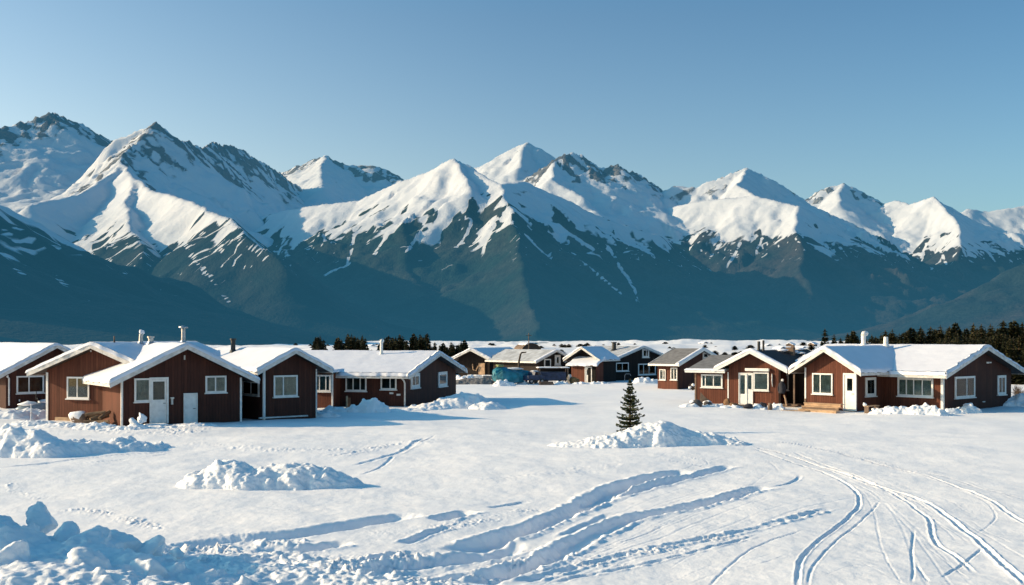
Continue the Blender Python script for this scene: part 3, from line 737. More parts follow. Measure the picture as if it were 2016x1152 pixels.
def gable_roof(root, T, W, Ln, He, Hr, oe=0.7, orr=0.6, snow=(0.2, 0.2), mat=None, fmat=None, seed=1, back=True, rake_snow=0.0):
    mat = mat or SOFFIT; fmat = fmat or TRIM
    h = W/2; s = (Hr-He)/h; zl = lambda x: Hr - s*abs(x-h) + .03
    y0, y1 = -orr, Ln + (orr if back else 0)
    th = .12
    p = MB(); prof = [(-oe, zl(-oe)), (h, zl(h)), (W+oe, zl(W+oe)), (W+oe, zl(W+oe)+th), (h, zl(h)+th), (-oe, zl(-oe)+th)]
    vs = [(x, y0, z) for x, z in prof] + [(x, y1, z) for x, z in prof]
    fs = [(0,1,4,5), (1,2,3,4), (11,10,7,6), (10,9,8,7)] + [(0,6,7,1), (1,7,8,2), (2,8,9,3), (3,9,10,4), (4,10,11,5), (5,11,6,0)]
    p.add([T @ Vector(v) for v in vs], fs); r = p.build('roof', mat, root)
    for yy, d in ((y0, -1),) + (((y1, 1),) if back else ()):
        ya, yb = sorted((yy + d*.003, yy + d*.035))
        for xa, xb in ((-oe-.02, h), (h, W+oe+.02)):
            b = MB(); za, zb = zl(xa), zl(xb)
            v = [(xa,ya,za-.07),(xb,ya,zb-.07),(xb,yb,zb-.07),(xa,yb,za-.07),(xa,ya,za+th+.03),(xb,ya,zb+th+.03),(xb,yb,zb+th+.03),(xa,yb,za+th+.03)]
            b.add([T @ Vector(q) for q in v], [(3,2,1,0),(4,5,6,7),(0,1,5,4),(1,2,6,5),(2,3,7,6),(3,0,4,7)])
            b.build('bargeboard', fmat, root)
    for xa, xb in ((-oe-.035, -oe-.003), (W+oe+.003, W+oe+.035)):
        f = MB(); z = zl(-oe); f.box(xa, xb, y0+.01, y1-.01, z-.04, z+th-.01, T); f.build('fascia', fmat, root)
    if snow:
        tl, tr = snow
        zf = lambda X, Y: Hr + .03 + th + .003 - s*(np.sqrt((X-h)**2 + .12**2)-.10)
        tf = lambda X, Y: np.where(X < h-.3, tl, np.where(X > h+.3, tr, tl+(tr-tl)*(X-h+.3)/.6))
        snow_sheet('roof_snow', zf, -oe-.06, W+oe+.06, y0-.06, y1+.06, T, tf, root, seed, SNOW_ROOF)
    if rake_snow:
        zf = lambda X, Y: Hr + .03 + th + .003 - s*(np.sqrt((X-h)**2 + .12**2)-.10)
        snow_sheet('rake_snow', zf, -oe-.04, W+oe+.04, y0-.05, y0+.32, T, rake_snow, root, seed+3, SNOW_ROOF, edge=.14, res=.08, droop=.03)
    return r, zl

def boxes(name, mat, parent, M, lst, bevel=0.0):
    p = MB()
    for b in lst: p.box(*b, M)
    return p.build(name, mat, parent, bevel=bevel)

def window(wall, u0, u1, z0, z1, splits=(0.5,), cur=None, fw=0.085, sill=True, mat=None, hsplit=None, snow=False):
    mat = mat or PAINT
    M, root = wall.M, wall.root
    d = .07
    L_ = [(u0, u0+fw, .003, d, z0, z1), (u1-fw, u1, .003, d, z0, z1), (u0+fw, u1-fw, .003, d, z1-fw, z1), (u0+fw, u1-fw, .003, d, z0, z0+fw)]
    for sp in splits:
        c = u0 + (u1-u0)*sp; L_.append((c-.03, c+.03, .003, d-.006, z0+fw, z1-fw))
    if hsplit:
        c = z0 + (z1-z0)*hsplit; L_.append((u0+fw, u1-fw, .003, d-.012, c-.025, c+.025))
    w = boxes('window', mat, root, M, L_)
    gm = GLASS_C if cur else GLASS_D
    boxes('pane', gm, w, M, [(u0+fw-.01, u1-fw+.01, .034, .040, z0+fw-.01, z1-fw+.01)])
    if cur:
        # folded sheet behind the glass: curtains, and in the dim tone a painted dark room
        n = max(24, int((u1-u0)*60)); vs, fs = [], []
        rr = random.Random(int(abs(u0*971+z0*131))); ph = rr.uniform(0, 6)
        for i in range(n+1):
            u = u0+fw + (u1-u0-2*fw)*i/n
            nn = .018 + .010*math.sin(i*1.35+ph) + .003*math.sin(i*.6+2*ph)
            vs += [(u, nn, z0+fw), (u, nn, z1-fw)]
        for i in range(n): fs.append((2*i, 2*i+2, 2*i+3, 2*i+1))
        q = MB(); q.add(vs, fs, M, smooth=True); q.build('curtain_or_dark', cur, w)
    if sill:
        boxes('sill', mat, w, M, [(u0-.05, u1+.05, .003, .13, z0-.055, z0-.003)])
    if snow:
        q = MB(); n = 14
        pts = [(u0 + (u1-u0)*i/n, .085, z0+.0) for i in range(n+1)]
        q.tube(pts, [.02+.025*abs(math.sin(i*1.7)) for i in range(n+1)], 8, M); q.build('sill_snow', SNOW_ROOF, w)
    return w
def pxwin(wall, x0, y0, x1, y1, **kw):
    u0, u1, z0, z1 = wall.rect(x0, y0, x1, y1)
    return window(wall, u0, u1, z0, z1, **kw)

def door(wall, u0, u1, z0, z1, glass=None, mat=None, fw=0.09, handle='right', panel=False, cur=None):
    mat = mat or PAINT; M, root = wall.M, wall.root
    g = glass
    L_ = []
    a, b = u0+fw+.006, u1-fw-.006; zt = z1-fw-.006
    if g:
        ga, gb, gz0, gz1 = a+(b-a)*g[0], a+(b-a)*g[1], z0+(zt-z0)*g[2], z0+(zt-z0)*g[3]
        L_ = [(a, ga, .003, .045, z0, zt), (gb, b, .003, .045, z0, zt), (ga, gb, .003, .045, z0, gz0), (ga, gb, .003, .045, gz1, zt)]
    else: L_ = [(a, b, .003, .045, z0, zt)]
    if panel:
        pa, pb = a+(b-a)*.18, a+(b-a)*.82; h = zt-z0
        L_ += [(pa, pb, .045, .056, z0+h*.08, z0+h*.36)] if g else [(pa, pb, .045, .056, z0+h*.08, z0+h*.92)]
    d = boxes('door', mat, root, M, L_)
    boxes('door_frame', mat, d, M, [(u0, u0+fw, .003, .085, z0, z1), (u1-fw, u1, .003, .085, z0, z1), (u0+fw, u1-fw, .003, .085, z1-fw, z1)])
    if g:
        boxes('pane', GLASS_C if cur else GLASS_D, d, M, [(ga, gb, .02, .028, gz0, gz1)])
        if cur: boxes('curtain_or_dark', cur, d, M, [(ga, gb, .004, .012, gz0, gz1)])
    hx = b-.07 if handle == 'right' else a+.07
    q = MB(); zz = z0 + min(1.0, (zt-z0)*.5)
    q.tube([(hx, .045, zz), (hx, .095, zz)], .016, 8, M); q.tube([(hx, .09, zz), (hx + (-.11 if handle == 'right' else .11), .09, zz)], .013, 8, M)
    q.build('handle', BLACKM, d)
    boxes('threshold', OLDW, d, M, [(u0, u1, .003, .12, z0-.05, z0-.002)])
    return d
def corner(root, T, pts, He, mat=None, w=.10, z0=-.2):
    """corner boards: (x, y, direction of the outside)"""
    for x, y, dx, dy in pts:
        p = MB()
        x0, x1 = (x-.03, x+w) if dx < 0 else (x-w, x+.03); y0, y1 = (y-.03, y+w) if dy < 0 else (y-w, y+.03)
        p.box(x0, x1, y0, y1, z0, He, T); p.build('corner_board', mat or TRIM, root)
def downpipe(root, T, pts, r=.045, mat=None):
    p = MB(); p.tube(pts, r, 8, T); return p.build('downpipe', mat or TRIM, root)
def on_roof(root, px, py):
    """point of the cabin roof seen at the pixel (ray cast on the script's own meshes, in cabin space)"""
    bpy.context.view_layer.update()
    best = None
    for ch in root.children:
        if ch.name.split('.')[0] in ('roof_snow', 'roof'):
            inv = ch.matrix_world.inverted()
            o = inv @ Vector((0,0,CH)); d = (inv.to_3x3() @ Vector(((px-CX)/F, 1, (HY-py)/F))).normalized()
            hit, loc, nn, fi = ch.ray_cast(o, d)
            if hit and (best is None or (loc-o).length < best[0]): best = ((loc-o).length, loc.copy(), ch)
    return best
def chimney_at(root, px, py_base, py_top, r, mat, cap=None, snowcap=False, tilt=0.0, fallback=None, flare=1.0, name='chimney'):
    hit = on_roof(root, px, py_base)
    roof = next(c for c in root.children if c.name.split('.')[0] == 'roof')
    if hit: p = hit[1]
    else:
        p = fallback if fallback is not None else Vector((0,0,3.5))
    wp = root.matrix_world @ p
    h = (py_base - py_top) / F * wp.y + .06
    q = MB(); q.tube([(p.x, p.y, p.z-.5), (p.x+tilt*.4, p.y, p.z+h*.5), (p.x+tilt, p.y, p.z+h)], [r, r, r*flare], 14)
    q.tube([(p.x, p.y, p.z-.06), (p.x, p.y, p.z+.10)], [r*1.7, r*1.15], 14)
    c = q.build(name, mat, roof)
    if cap:
        k = MB(); z = p.z+h
        if cap == 'disc':
            k.tube([(p.x+tilt, p.y, z+.03), (p.x+tilt, p.y, z+.10), (p.x+tilt, p.y, z+.17)], [r*2.1, r*2.3, r*.4], 14)
            for a in range(3): k.tube([(p.x+tilt+r*.8*math.cos(a*2.1), p.y+r*.8*math.sin(a*2.1), z-.05), (p.x+tilt+r*.8*math.cos(a*2.1), p.y+r*.8*math.sin(a*2.1), z+.04)], .012, 6)
        elif cap == 'band': k.tube([(p.x, p.y, z-.02), (p.x, p.y, z+.07)], [r*1.4, r*1.4], 14)
        elif cap == 'elbow': k.tube([(p.x+tilt, p.y, z-.02), (p.x+tilt+r*.4, p.y, z+.10), (p.x+tilt+r*1.7, p.y, z+.13), (p.x+tilt+r*2.4, p.y, z+.10)], [r*1.15, r*1.2, r*1.05, r*1.0], 12)
        k.build('chimney_cap', mat, roof)
    if snowcap:
        k = lump_mesh(p.x+tilt*1.0, p.y, p.z+h+r*.9, r*1.9, r*1.5, r*1.3, int(px))
        k.build('snow_cap', SNOW_ROOF, roof)
    return c
def lump_mesh(x, y, z, rx, ry, rz, seed, sub=3, rough=.22, mb=None, nplanes=11, dmin=.50, dmax=.92, tumble=False):
    """rounded irregular chunk"""
    bm = bmesh.new(); bmesh.ops.create_icosphere(bm, subdivisions=sub, radius=1.0)
    rr = random.Random(seed)
    planes = [(Vector((rr.gauss(0,1), rr.gauss(0,1), rr.gauss(0,1))).normalized(), rr.uniform(dmin, dmax)) for _ in range(nplanes)]
    rot = Matrix.Rotation(rr.uniform(0, 6.28), 3, 'Z')
    til = (Matrix.Rotation(rr.uniform(-1.0,1.0), 3, 'X') @ Matrix.Rotation(rr.uniform(-1.0,1.0), 3, 'Y')) if tumble else None
    offs = Vector((rr.uniform(0, 50), rr.uniform(0, 50), rr.uniform(0, 50)))
    from mathutils import noise as mn
    vs = []
    for v in bm.verts:
        d = v.co.normalized(); k = 1.0
        for n, dd in planes:
            c = d.dot(n)
            if c > .05:
                q = dd / c
                if q < k: k = q*.94 + k*.06
        k *= 1 + rough * .6 * mn.noise(d*1.6+offs) + rough*.35*mn.noise(d*4.5+offs)
        w = rot @ (d*k)
        if til: w = til @ Vector((w.x*rx, w.y*ry, w.z*rz)); vs.append((x+w.x, y+w.y, z+w.z))
        else: vs.append((x + w.x*rx, y + w.y*ry, z + w.z*rz))
    fs = [[v.index for v in f.verts] for f in bm.faces]
    bm.verts.ensure_lookup_table()
    bm.free()
    m = mb or MB(); m.add(vs, fs, smooth=True)
    return m

# ------------------------------------------------------------------ the cabins
def cabin_root(label, xy, th, group='red brown cabins round the snowy yard', cat='cabin', name='cabin'):
    r = empty(name, (xy[0], xy[1], 0), R(th))
    bpy.context.view_layer.update()
    return tag(r, label, cat, group)

# --- left edge cabin
h1 = cabin_root('dark cabin cut off by the left edge, a white two-part window by its white downpipe', (-30.6, 66.4), 45)
T = Tm(); W_, L_ = 5.7, 10
shell(h1, T, W_, L_, 2.2, 3.7, W_SHADED); gable_roof(h1, T, W_, L_, 2.2, 3.7, .7, .6, (.165,.15), seed=11)
wf = Wall(h1, T, 'front', W_, L_); wl = Wall(h1, T, 'left', W_, L_)
pxwin(wf, 32, 740, 86, 774, splits=(.45,), cur=DIM_ROOM)
u, z = wf.uz(17, 800)
downpipe(h1, wf.M, [(u-.25,.55,2.0),(u-.2,.3,1.95),(u,.06,1.85),(u,.06,.2)], .05, PAINT)
boxes('wall_plate', TRIM, h1, wf.M, [(wf.uz(38,797)[0]-.04, wf.uz(38,797)[0]+.04, .003, .03, .42, .54)])

# --- big L shaped cabin on the left
h2 = cabin_root('nearest L-shaped cabin at the left, lit red wing and dark gable with two white doors', (-18.86, 53.1), 35)
W_, L_ = 6.0, 9.0; T = Tm()
shell(h2, T, W_, L_, 2.31, 3.77, W_SHADED, skip=('left',))
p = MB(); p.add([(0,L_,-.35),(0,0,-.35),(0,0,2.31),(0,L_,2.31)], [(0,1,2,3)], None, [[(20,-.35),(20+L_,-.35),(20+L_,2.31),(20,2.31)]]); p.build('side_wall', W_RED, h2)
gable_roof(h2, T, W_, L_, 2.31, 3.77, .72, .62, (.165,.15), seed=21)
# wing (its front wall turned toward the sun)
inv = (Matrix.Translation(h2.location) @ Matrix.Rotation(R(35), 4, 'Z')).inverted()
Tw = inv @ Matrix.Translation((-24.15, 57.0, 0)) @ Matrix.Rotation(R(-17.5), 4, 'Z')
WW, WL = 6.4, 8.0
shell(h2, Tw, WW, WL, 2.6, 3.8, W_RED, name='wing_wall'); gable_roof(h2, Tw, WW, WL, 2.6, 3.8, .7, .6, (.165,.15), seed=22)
ww = Wall(h2, Tw, 'front', WW, WL); wf = Wall(h2, T, 'front', W_, L_); wl = Wall(h2, T, 'left', W_, L_)
# left side wall keeps the lit red planks; the gable's copy has shade painted in
pxwin(ww, 133, 742, 177, 785, splits=(.46,), cur=DIM_ROOM, snow=True)
pxwin(wf, 264, 745, 296, 791, splits=(), cur=CURT_G)
u0, u1, z0, z1 = wf.rect(294, 743, 331, 834); door(wf, u0, u1, z0, z1, glass=(.10,.88,.54,.95), cur=DIM_ROOM)
u0, u1, z0, z1 = wf.rect(361, 774, 388, 833); door(wf, u0, u1, z0, z1, fw=.05)
pxwin(wf, 404, 740, 445, 773, splits=(.48,), cur=CURT_G)
corner(h2, Tw, [(0,0,-1,-1)], 2.5, PAINT); corner(h2, T, [(W_,0,1,-1)], 2.25, PAINT, w=.07)
downpipe(h2, T, [(-.02,-.06,2.25),(-.02,-.06,1.2),(-.03,-.07,-.1)], .06, PAINT)
q = MB(); u, z = wf.uz(338, 790); q.box(u-.05,u+.05,.003,.09,z-.16,z+.12,wf.M); q.box(u-.09,u+.09,.01,.11,z+.122,z+.2,wf.M); q.build('wall_lamp', METAL, h2)
boxes('gable_hook', TRIM, h2, wf.M, [(wf.uz(363,701)[0]-.03, wf.uz(363,701)[0]+.03, .003,.06, 3.2, 3.42)])
u, z = ww.uz(180, 690); boxes('gable_hook', TRIM, h2, ww.M, [(u-.025,u+.025,.003,.06,z-.08,z+.1)])
q = MB(); u, z = ww.uz(216, 790); q.tube([(u,.05,1.9),(u,.05,.1)], .025, 8, ww.M); q.box(u-.1,u+.12,.01,.12,1.3,1.62,ww.M); q.build('meter_box', OLDW, h2)
boxes('skirting_board', RAW, h2, ww.M, [(.55, 2.6, .003, .05, -.1, .2)])
chimney_at(h2, 277, 676, 660, .11, METAL, snowcap=True, tilt=.03)
chimney_at(h2, 297, 676, 667, .14, METAL, cap='band')
chimney_at(h2, 361, 674, 649, .12, METAL, cap='disc', snowcap=False)
chimney_at(h2, 225, 674, 664, .035, OLDW)

# --- second gable
h3 = cabin_root('narrow dark gable cabin with one wide curtained window, second from the big left cabin', (-13.05, 57.7), 40)
W_, L_ = 3.15, 8.0; T = Tm()
shell(h3, T, W_, L_, 2.72, 3.5, W_SHADED); gable_roof(h3, T, W_, L_, 2.72, 3.5, .65, .6, (.155,.14), seed=31)
wf = Wall(h3, T, 'front', W_, L_); wl = Wall(h3, T, 'left', W_, L_)
pxwin(wf, 538, 739, 585, 781, splits=(.40,), cur=CURT_Y)
pxwin(wl, 479, 744, 511, 778, splits=(.52,), cur=DIM_ROOM, mat=TRIM)
corner(h3, T, [(0,0,-1,-1)], 2.6, PAINT, w=.09); corner(h3, T, [(W_,0,1,-1)], 2.6, TRIM, w=.05)
boxes('base_board', TRIM, h3, wf.M, [(-.3, W_-.6, .01, .16, .06, .13)])
chimney_at(h3, 459, 692, 671, .13, BLACKM, cap='band', snowcap=False)

# --- third cabin
h4 = cabin_root('long low dark cabin with four white windows, fully snowed roof and a white roof pipe', (-6.64, 67.4), 75)
W_, L_ = 10.4, 9.5; T = Tm()
shell(h4, T, W_, L_, 1.98, 3.15, W_SHADED); gable_roof(h4, T, W_, L_, 1.98, 3.15, .7, .6, (.165,.15), seed=41)
wf = Wall(h4, T, 'front', W_, L_); wl = Wall(h4, T, 'left', W_, L_)
pxwin(wl, 681, 741, 722, 770, splits=(.36,.70), cur=DIM_ROOM); pxwin(wl, 750, 741, 781, 767, splits=(.6,), cur=DIM_ROOM)
pxwin(wf, 808, 735, 825, 764, splits=(.5,), cur=DIM_ROOM, fw=.2); pxwin(wf, 862, 732, 879, 761, splits=(), cur=CURT_G, fw=.2)
Ta = Tm(-1.2, 4.2); AW = 1.3
p = MB(); 
for vs, us in (([(-1.2,9,-.3),(-1.2,4.2,-.3),(-1.2,4.2,2.1),(-1.2,9,2.1)], 0), ([(-1.2,4.2,-.3),(0,4.2,-.3),(0,4.2,2.1),(-1.2,4.2,2.1)], 9)):
    l = (Vector(vs[1])-Vector(vs[0])).length
    p.add(vs, [(0,1,2,3)], None, [[(us,vs[0][2]),(us+l,vs[1][2]),(us+l,2.1),(us,2.1)]])
p.build('bay_wall', W_RED, h4)
boxes('bay_roof', SOFFIT, h4, T, [(-1.45,.4,4.0,9.2,2.103,2.2)])
snow_sheet('roof_snow', lambda X, Y: 2.205+0*X, -1.5,.5,3.95,9.25, T, .16, h4, 45, SNOW_ROOF)
wa = Wall(h4, Tm(-1.2,4.2), 'left', 1.2, 4.8)
pxwin(wa, 617, 738, 652, 771, splits=(.36,.72), cur=CURT_G, fw=.1)
corner(h4, T, [(-1.2,4.2,-1,-1)], 2.05, PAINT, w=.06)
downpipe(h4, T, [(-.6,-.1,1.8),(-.3,-.1,1.7),(-.05,-.08,1.5),(-.05,-.08,0)], .05, TRIM)
for pxx, pyy in ((771,774),(785,777)):
    u, z = wl.uz(pxx, pyy); boxes('wall_vent', TRIM, h4, wl.M, [(u-.12,u+.12,.003,.06,z-.06,z+.05)])
chimney_at(h4, 751, 697, 676, .10, PAINT, cap='elbow')

# --- right hand cabin
h5 = cabin_root('large L-shaped cabin at the right with two white roof pipes and a white door', (24.8, 63.2), 41)
W_, L_ = 8.6, 10.0; T = Tm()
shell(h5, T, W_, L_, 2.25, 3.6, W_RED, gmat=W_SHADED); gable_roof(h5, T, W_, L_, 2.25, 3.6, .8, .6, (.155,.14), seed=51)
Tw = Tm(-3.24, 7.05, -90); WW, WL = 3.37, 7.4
shell(h5, Tw, WW, WL, 2.55, 3.5, W_RED, name='wing_wall'); gable_roof(h5, Tw, WW, WL, 2.55, 3.5, .75, .6, (.22,.16), seed=52, back=False)
wf = Wall(h5, T, 'front', W_, L_); wl = Wall(h5, T, 'left', W_, L_); ww = Wall(h5, Tw, 'front', WW, WL); wr = Wall(h5, Tw, 'right', WW, WL)
pxwin(ww, 1600, 735, 1640, 776, splits=(.4,), cur=CURT_Y)
u0, u1, z0, z1 = ww.rect(1661, 735, 1687, 809); door(ww, u0, u1, z0, z1, glass=(.22,.75,.56,.90), cur=DIM_ROOM)
pxwin(wr, 1703, 743, 1723, 780, splits=(), cur=DIM_ROOM, fw=.16)
pxwin(wl, 1768, 743, 1838, 781, splits=(.25,.46,.7), cur=CURT_G, fw=.11, snow=True)
pxwin(wf, 1879, 741, 1918, 783, splits=(.58,), cur=CURT_G, fw=.12); pxwin(wf, 1963, 739, 1979, 777, splits=(.5,), cur=DIM_ROOM, fw=.15)
corner(h5, T, [(0,0,-1,-1)], 2.2, PAINT, w=.12); corner(h5, Tw, [(0,0,-1,-1)], 2.5, PAINT, w=.07); corner(h5, Tw, [(WW,0,1,-1)], 2.5, TRIM, w=.05)
u, z = wf.uz(1946, 714); boxes('gable_lamp', PAINT, h5, wf.M, [(u-.28,u-.06,.003,.07,z-.05,z+.05),(u+.0,u+.22,.003,.09,z-.03,z+.04)])
u, z = wf.uz(1936, 791); boxes('wall_vent', TRIM, h5, wf.M, [(u-.15,u+.15,.003,.05,z-.03,z+.03)])
boxes('shutter_box', PAINT, h5, wl.M, [(wl.uz(1770,742)[0], wl.uz(1836,742)[0], .072, .18, wl.uz(1800,748)[1], wl.uz(1800,742)[1])])
chimney_at(h5, 1700, 679, 662, .15, PAINT, cap='elbow'); chimney_at(h5, 1744, 681, 665, .15, PAINT, flare=.85)

# --- porch cabin beside it
h6 = cabin_root('cabin with a black bare roof edged in white, glazed double door and open porch', (13.9, 70.4), -35)
W_, L_ = 3.35, 9.0; T = Tm()
shell(h6, T, W_, L_, 2.52, 3.35, W_RED); gable_roof(h6, T, W_, L_, 2.52, 3.35, .75, .6, None, mat=TAR, fmat=PAINT, seed=61, rake_snow=.16)
wf = Wall(h6, T, 'front', W_, L_)
u0, u1, z0, z1 = wf.rect(1455, 734, 1470, 796); door(wf, u0, u1, z0+.0, z1, glass=(.12,.90,.34,.95), fw=.05, handle='left', cur=CURT_G)
u0, u1, z0, z1 = wf.rect(1470, 734, 1483, 796); door(wf, u0, u1, z0+.0, z1, glass=(.12,.88,.50,.95), fw=.05, cur=CURT_G)
pxwin(wf, 1484, 733, 1514, 769, splits=(), cur=CURT_Y)
u0, u1, z0, z1 = wf.rect(1469, 725, 1516, 731); boxes('awning_box', PAINT, h6, wf.M, [(u0,u1,.003,.22,z0,z1)], bevel=.03)
# left annex with a grey shingle lean-to roof
p = MB(); A = 2.35
for vs, us in (([(-A,0,-.3),(0,0,-.3),(0,0,2.2),(-A,0,2.2)], 0), ([(-A,3,-.3),(-A,0,-.3),(-A,0,2.2),(-A,3,2.9)], 9), ([(0,3,-.3),(-A,3,-.3),(-A,3,2.9),(0,3,2.9)], 15)):
    l = (Vector(vs[1])-Vector(vs[0])).length
    p.add(vs, [(0,1,2,3)], None, [[(us,vs[0][2]),(us+l,vs[1][2]),(us+l,vs[2][2]),(us,vs[3][2])]])
p.build('annex_wall', W_RED, h6)
p = MB(); x0, x1, y0, y1 = -A-.45, -.02, -.55, 3.4; z = lambda y: 2.22 + .233*y
v = [(x0,y0,z(y0)),(x1,y0,z(y0)),(x1,y1,z(y1)),(x0,y1,z(y1))]; p.add(v + [(a,b,c+.12) for a,b,c in v], [(3,2,1,0),(4,5,6,7),(0,1,5,4),(1,2,6,5),(2,3,7,6),(3,0,4,7)]); p.build('annex_roof', SHINGLE, h6)
p = MB(); p.box(x0-.02,x1,y0-.04,y0-.003,z(y0)-.05,z(y0)+.15); p.build('fascia', PAINT, h6)
snow_sheet('rake_snow', lambda X, Y: 2.345+.233*Y, x0-.05, x1, y0-.08, y0+.22, T, .07, h6, 66, SNOW_ROOF, edge=.1, res=.06, droop=.02)
wa = Wall(h6, Tm(-A,0), 'front', A, 3)
pxwin(wa, 1381, 737, 1423, 763, splits=(.2,.58), cur=CURT_G, fw=.1)
corner(h6, T, [(-.05,0,-1,-1)], 2.1, PAINT, w=.05); corner(h6, T, [(-A,0,-1,-1)], 2.1, OLDW, w=.07)
# porch recess on the right: a back wall with window, roof deck and posts
wp = Wall(h6, Tm(W_,1.3), 'front', 2.6, 1)
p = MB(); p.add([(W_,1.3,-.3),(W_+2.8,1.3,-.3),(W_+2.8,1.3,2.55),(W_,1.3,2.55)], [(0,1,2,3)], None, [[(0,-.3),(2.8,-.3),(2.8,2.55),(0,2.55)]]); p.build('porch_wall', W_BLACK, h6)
boxes('porch_roof', SOFFIT, h6, T, [(W_+.003, W_+2.6, -.25, 1.6, 2.28, 2.38)])
pxwin(wp, 1536, 738, 1553, 768, splits=(.6,), cur=CURT_G, fw=.06, mat=TRIM)
q = MB(); q.box(W_+1.0, W_+1.09, -.2, -.11, 0, 2.28); q.build('porch_post', OLDW, h6)
boxes('porch_post', W_SHADED, h6, T, [(W_+.02, W_+.16, -.12, .02, 0, 2.28)])
u, z = wf.uz(1521, 752); q = MB(); q.tube([(u,.06,z+.5),(u,.08,z+.1),(u+.02,.06,z-.3)], [.05,.06,.035], 8, wf.M); q.build('wall_lamp', METAL, h6)
chimney_at(h6, 1494, 690, 674, .09, BLACKM, fallback=Vector((W_/2, 2.0, 3.4))); chimney_at(h6, 1503, 691, 672, .07, BLACKM, fallback=Vector((W_/2+.3, 2.3, 3.3)))
for i, (xx, yy) in enumerate(((1.9,4.2),(2.1,5.6),(1.8,7.4),(2.3,6.6))):
    q = lump_mesh(xx, yy, 3.35+.12-.45*abs(xx-W_/2)+.08, .5, .45, .13, 700+i); q.build('roof_snow', SNOW_ROOF, h6)
for b_ in ((2.0,2.5,4.7,5.1,3.1,3.66), (1.85,2.05,6.0,6.2,3.2,3.80)):
    q = MB(); q.box(*b_); q.build('roof_vent', OLDW, h6)

# --- middle distance
MIDG = 'cabins beyond the yard in the middle distance'
h7 = cabin_root('small cabin with grey bare roof and white eaves, left of the porch cabin', (13.66, 90.3), 45, MIDG)
W_, L_ = 5.9, 2.1; T = Tm()
shell(h7, T, W_, L_, 2.2, 3.25, W_RED, gmat=W_SHADED); gable_roof(h7, T, W_, L_, 2.2, 3.25, .6, .5, None, mat=SHINGLE, fmat=PAINT, seed=71, rake_snow=.1)
wl = Wall(h7, T, 'left', W_, L_); wf = Wall(h7, T, 'front', W_, L_)
pxwin(wl, 1299, 727, 1311, 748, splits=(.6,), cur=DIM_ROOM, fw=.07); pxwin(wl, 1321, 724, 1334, 748, splits=(.5,), cur=DIM_ROOM, fw=.07)
pxwin(wf, 1383, 694, 1394, 706, splits=(), cur=DIM_ROOM, fw=.14, mat=TRIM)
corner(h7, T, [(0,0,-1,-1)], 2.1, W_RED, w=.1)

h8 = cabin_root('dark cabin with a sunlit entry porch under a small peaked roof, behind the lone spruce', (9.7, 109.4), 40, MIDG)
W_, L_ = 9.0, 6.0; T = Tm()
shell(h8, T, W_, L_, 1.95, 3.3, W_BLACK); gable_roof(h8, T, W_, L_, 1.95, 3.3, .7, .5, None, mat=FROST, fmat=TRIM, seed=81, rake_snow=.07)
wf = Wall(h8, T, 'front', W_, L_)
pxwin(wf, 1212, 714, 1237, 731, splits=(.5,), cur=CURT_G, fw=.1); pxwin(wf, 1264, 687, 1277, 704, splits=(.6,), cur=DIM_ROOM, fw=.16); pxwin(wf, 1256, 716, 1290, 738, splits=(.3,.62), cur=DIM_ROOM, fw=.1)
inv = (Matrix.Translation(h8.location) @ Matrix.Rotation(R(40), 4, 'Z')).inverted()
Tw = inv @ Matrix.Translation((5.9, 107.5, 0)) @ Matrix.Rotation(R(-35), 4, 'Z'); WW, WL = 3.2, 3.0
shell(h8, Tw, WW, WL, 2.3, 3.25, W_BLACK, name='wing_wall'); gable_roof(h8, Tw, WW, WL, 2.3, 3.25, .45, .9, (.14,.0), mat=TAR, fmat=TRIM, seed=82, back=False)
ww = Wall(h8, Tw, 'front', WW, WL)
p = MB(); x0, x1 = .7, 3.5
for vs, us in (([(x0,-1.3,-.3),(x1,-1.3,-.3),(x1,-1.3,1.75),(x0,-1.3,1.75)], 0), ([(x0,0,-.3),(x0,-1.3,-.3),(x0,-1.3,1.75),(x0,0,2.0)], 7), ([(x1,-1.3,-.3),(x1,0,-.3),(x1,0,2.0),(x1,-1.3,1.75)], 12)):
    l = (Vector(vs[1])-Vector(vs[0])).length
    p.add([Tw @ Vector(q) for q in vs], [(0,1,2,3)], None, [[(us,0),(us+l,0),(us+l,2),(us,2)]])
p.build('entry_wall', W_RED, h8)
snow_sheet('roof_snow', lambda X, Y: 2.32+.40*Y, x0-.3, x1+.3, -1.75, .1, Tw, .18, h8, 83, SNOW_ROOF)
boxes('entry_roof', SOFFIT, h8, Tw, [(x0-.25,x1+.25,-1.7,-1.3,1.6,1.68)])
we = Wall(h8, Tw @ Tm(x0,-1.3), 'front', x1-x0, 1.3)
u0, u1, z0, z1 = we.rect(1152, 722, 1166, 746); door(we, u0, u1, 0.05, z1, glass=(.2,.8,.5,.9), cur=CURT_G)
p = MB(); p.box(1.9,2.75,.003,.06,-.1,1.6, we.M); p.build('shed_door', W_BLACK, h8)
chimney_at(h8, 1209, 689, 676, .22, BLACKM, cap='band', fallback=Vector((W_/2, 4.0, 3.3)))

h9 = cabin_root('low cabin with a thin grey snow roof behind the tarpaulin covered boat', (2.63, 109.0), 35, MIDG)
W_, L_ = 3.9, 8.0; T = Tm()
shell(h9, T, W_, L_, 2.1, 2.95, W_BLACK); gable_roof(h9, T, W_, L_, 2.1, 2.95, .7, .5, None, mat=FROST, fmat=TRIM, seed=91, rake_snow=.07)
wf = Wall(h9, T, 'front', W_, L_)
pxwin(wf, 1071, 707, 1084, 723, splits=(), fw=.10, mat=PAINT); pxwin(wf, 1092, 699, 1103, 719, splits=(), cur=DIM_ROOM, fw=.22, mat=TRIM)
q = MB(); u, z = wf.uz(1112, 709); q.tube([(u,.003,z),(u,.09,z)], .25, 16, wf.M); q.build('wall_lamp', METAL, h9)

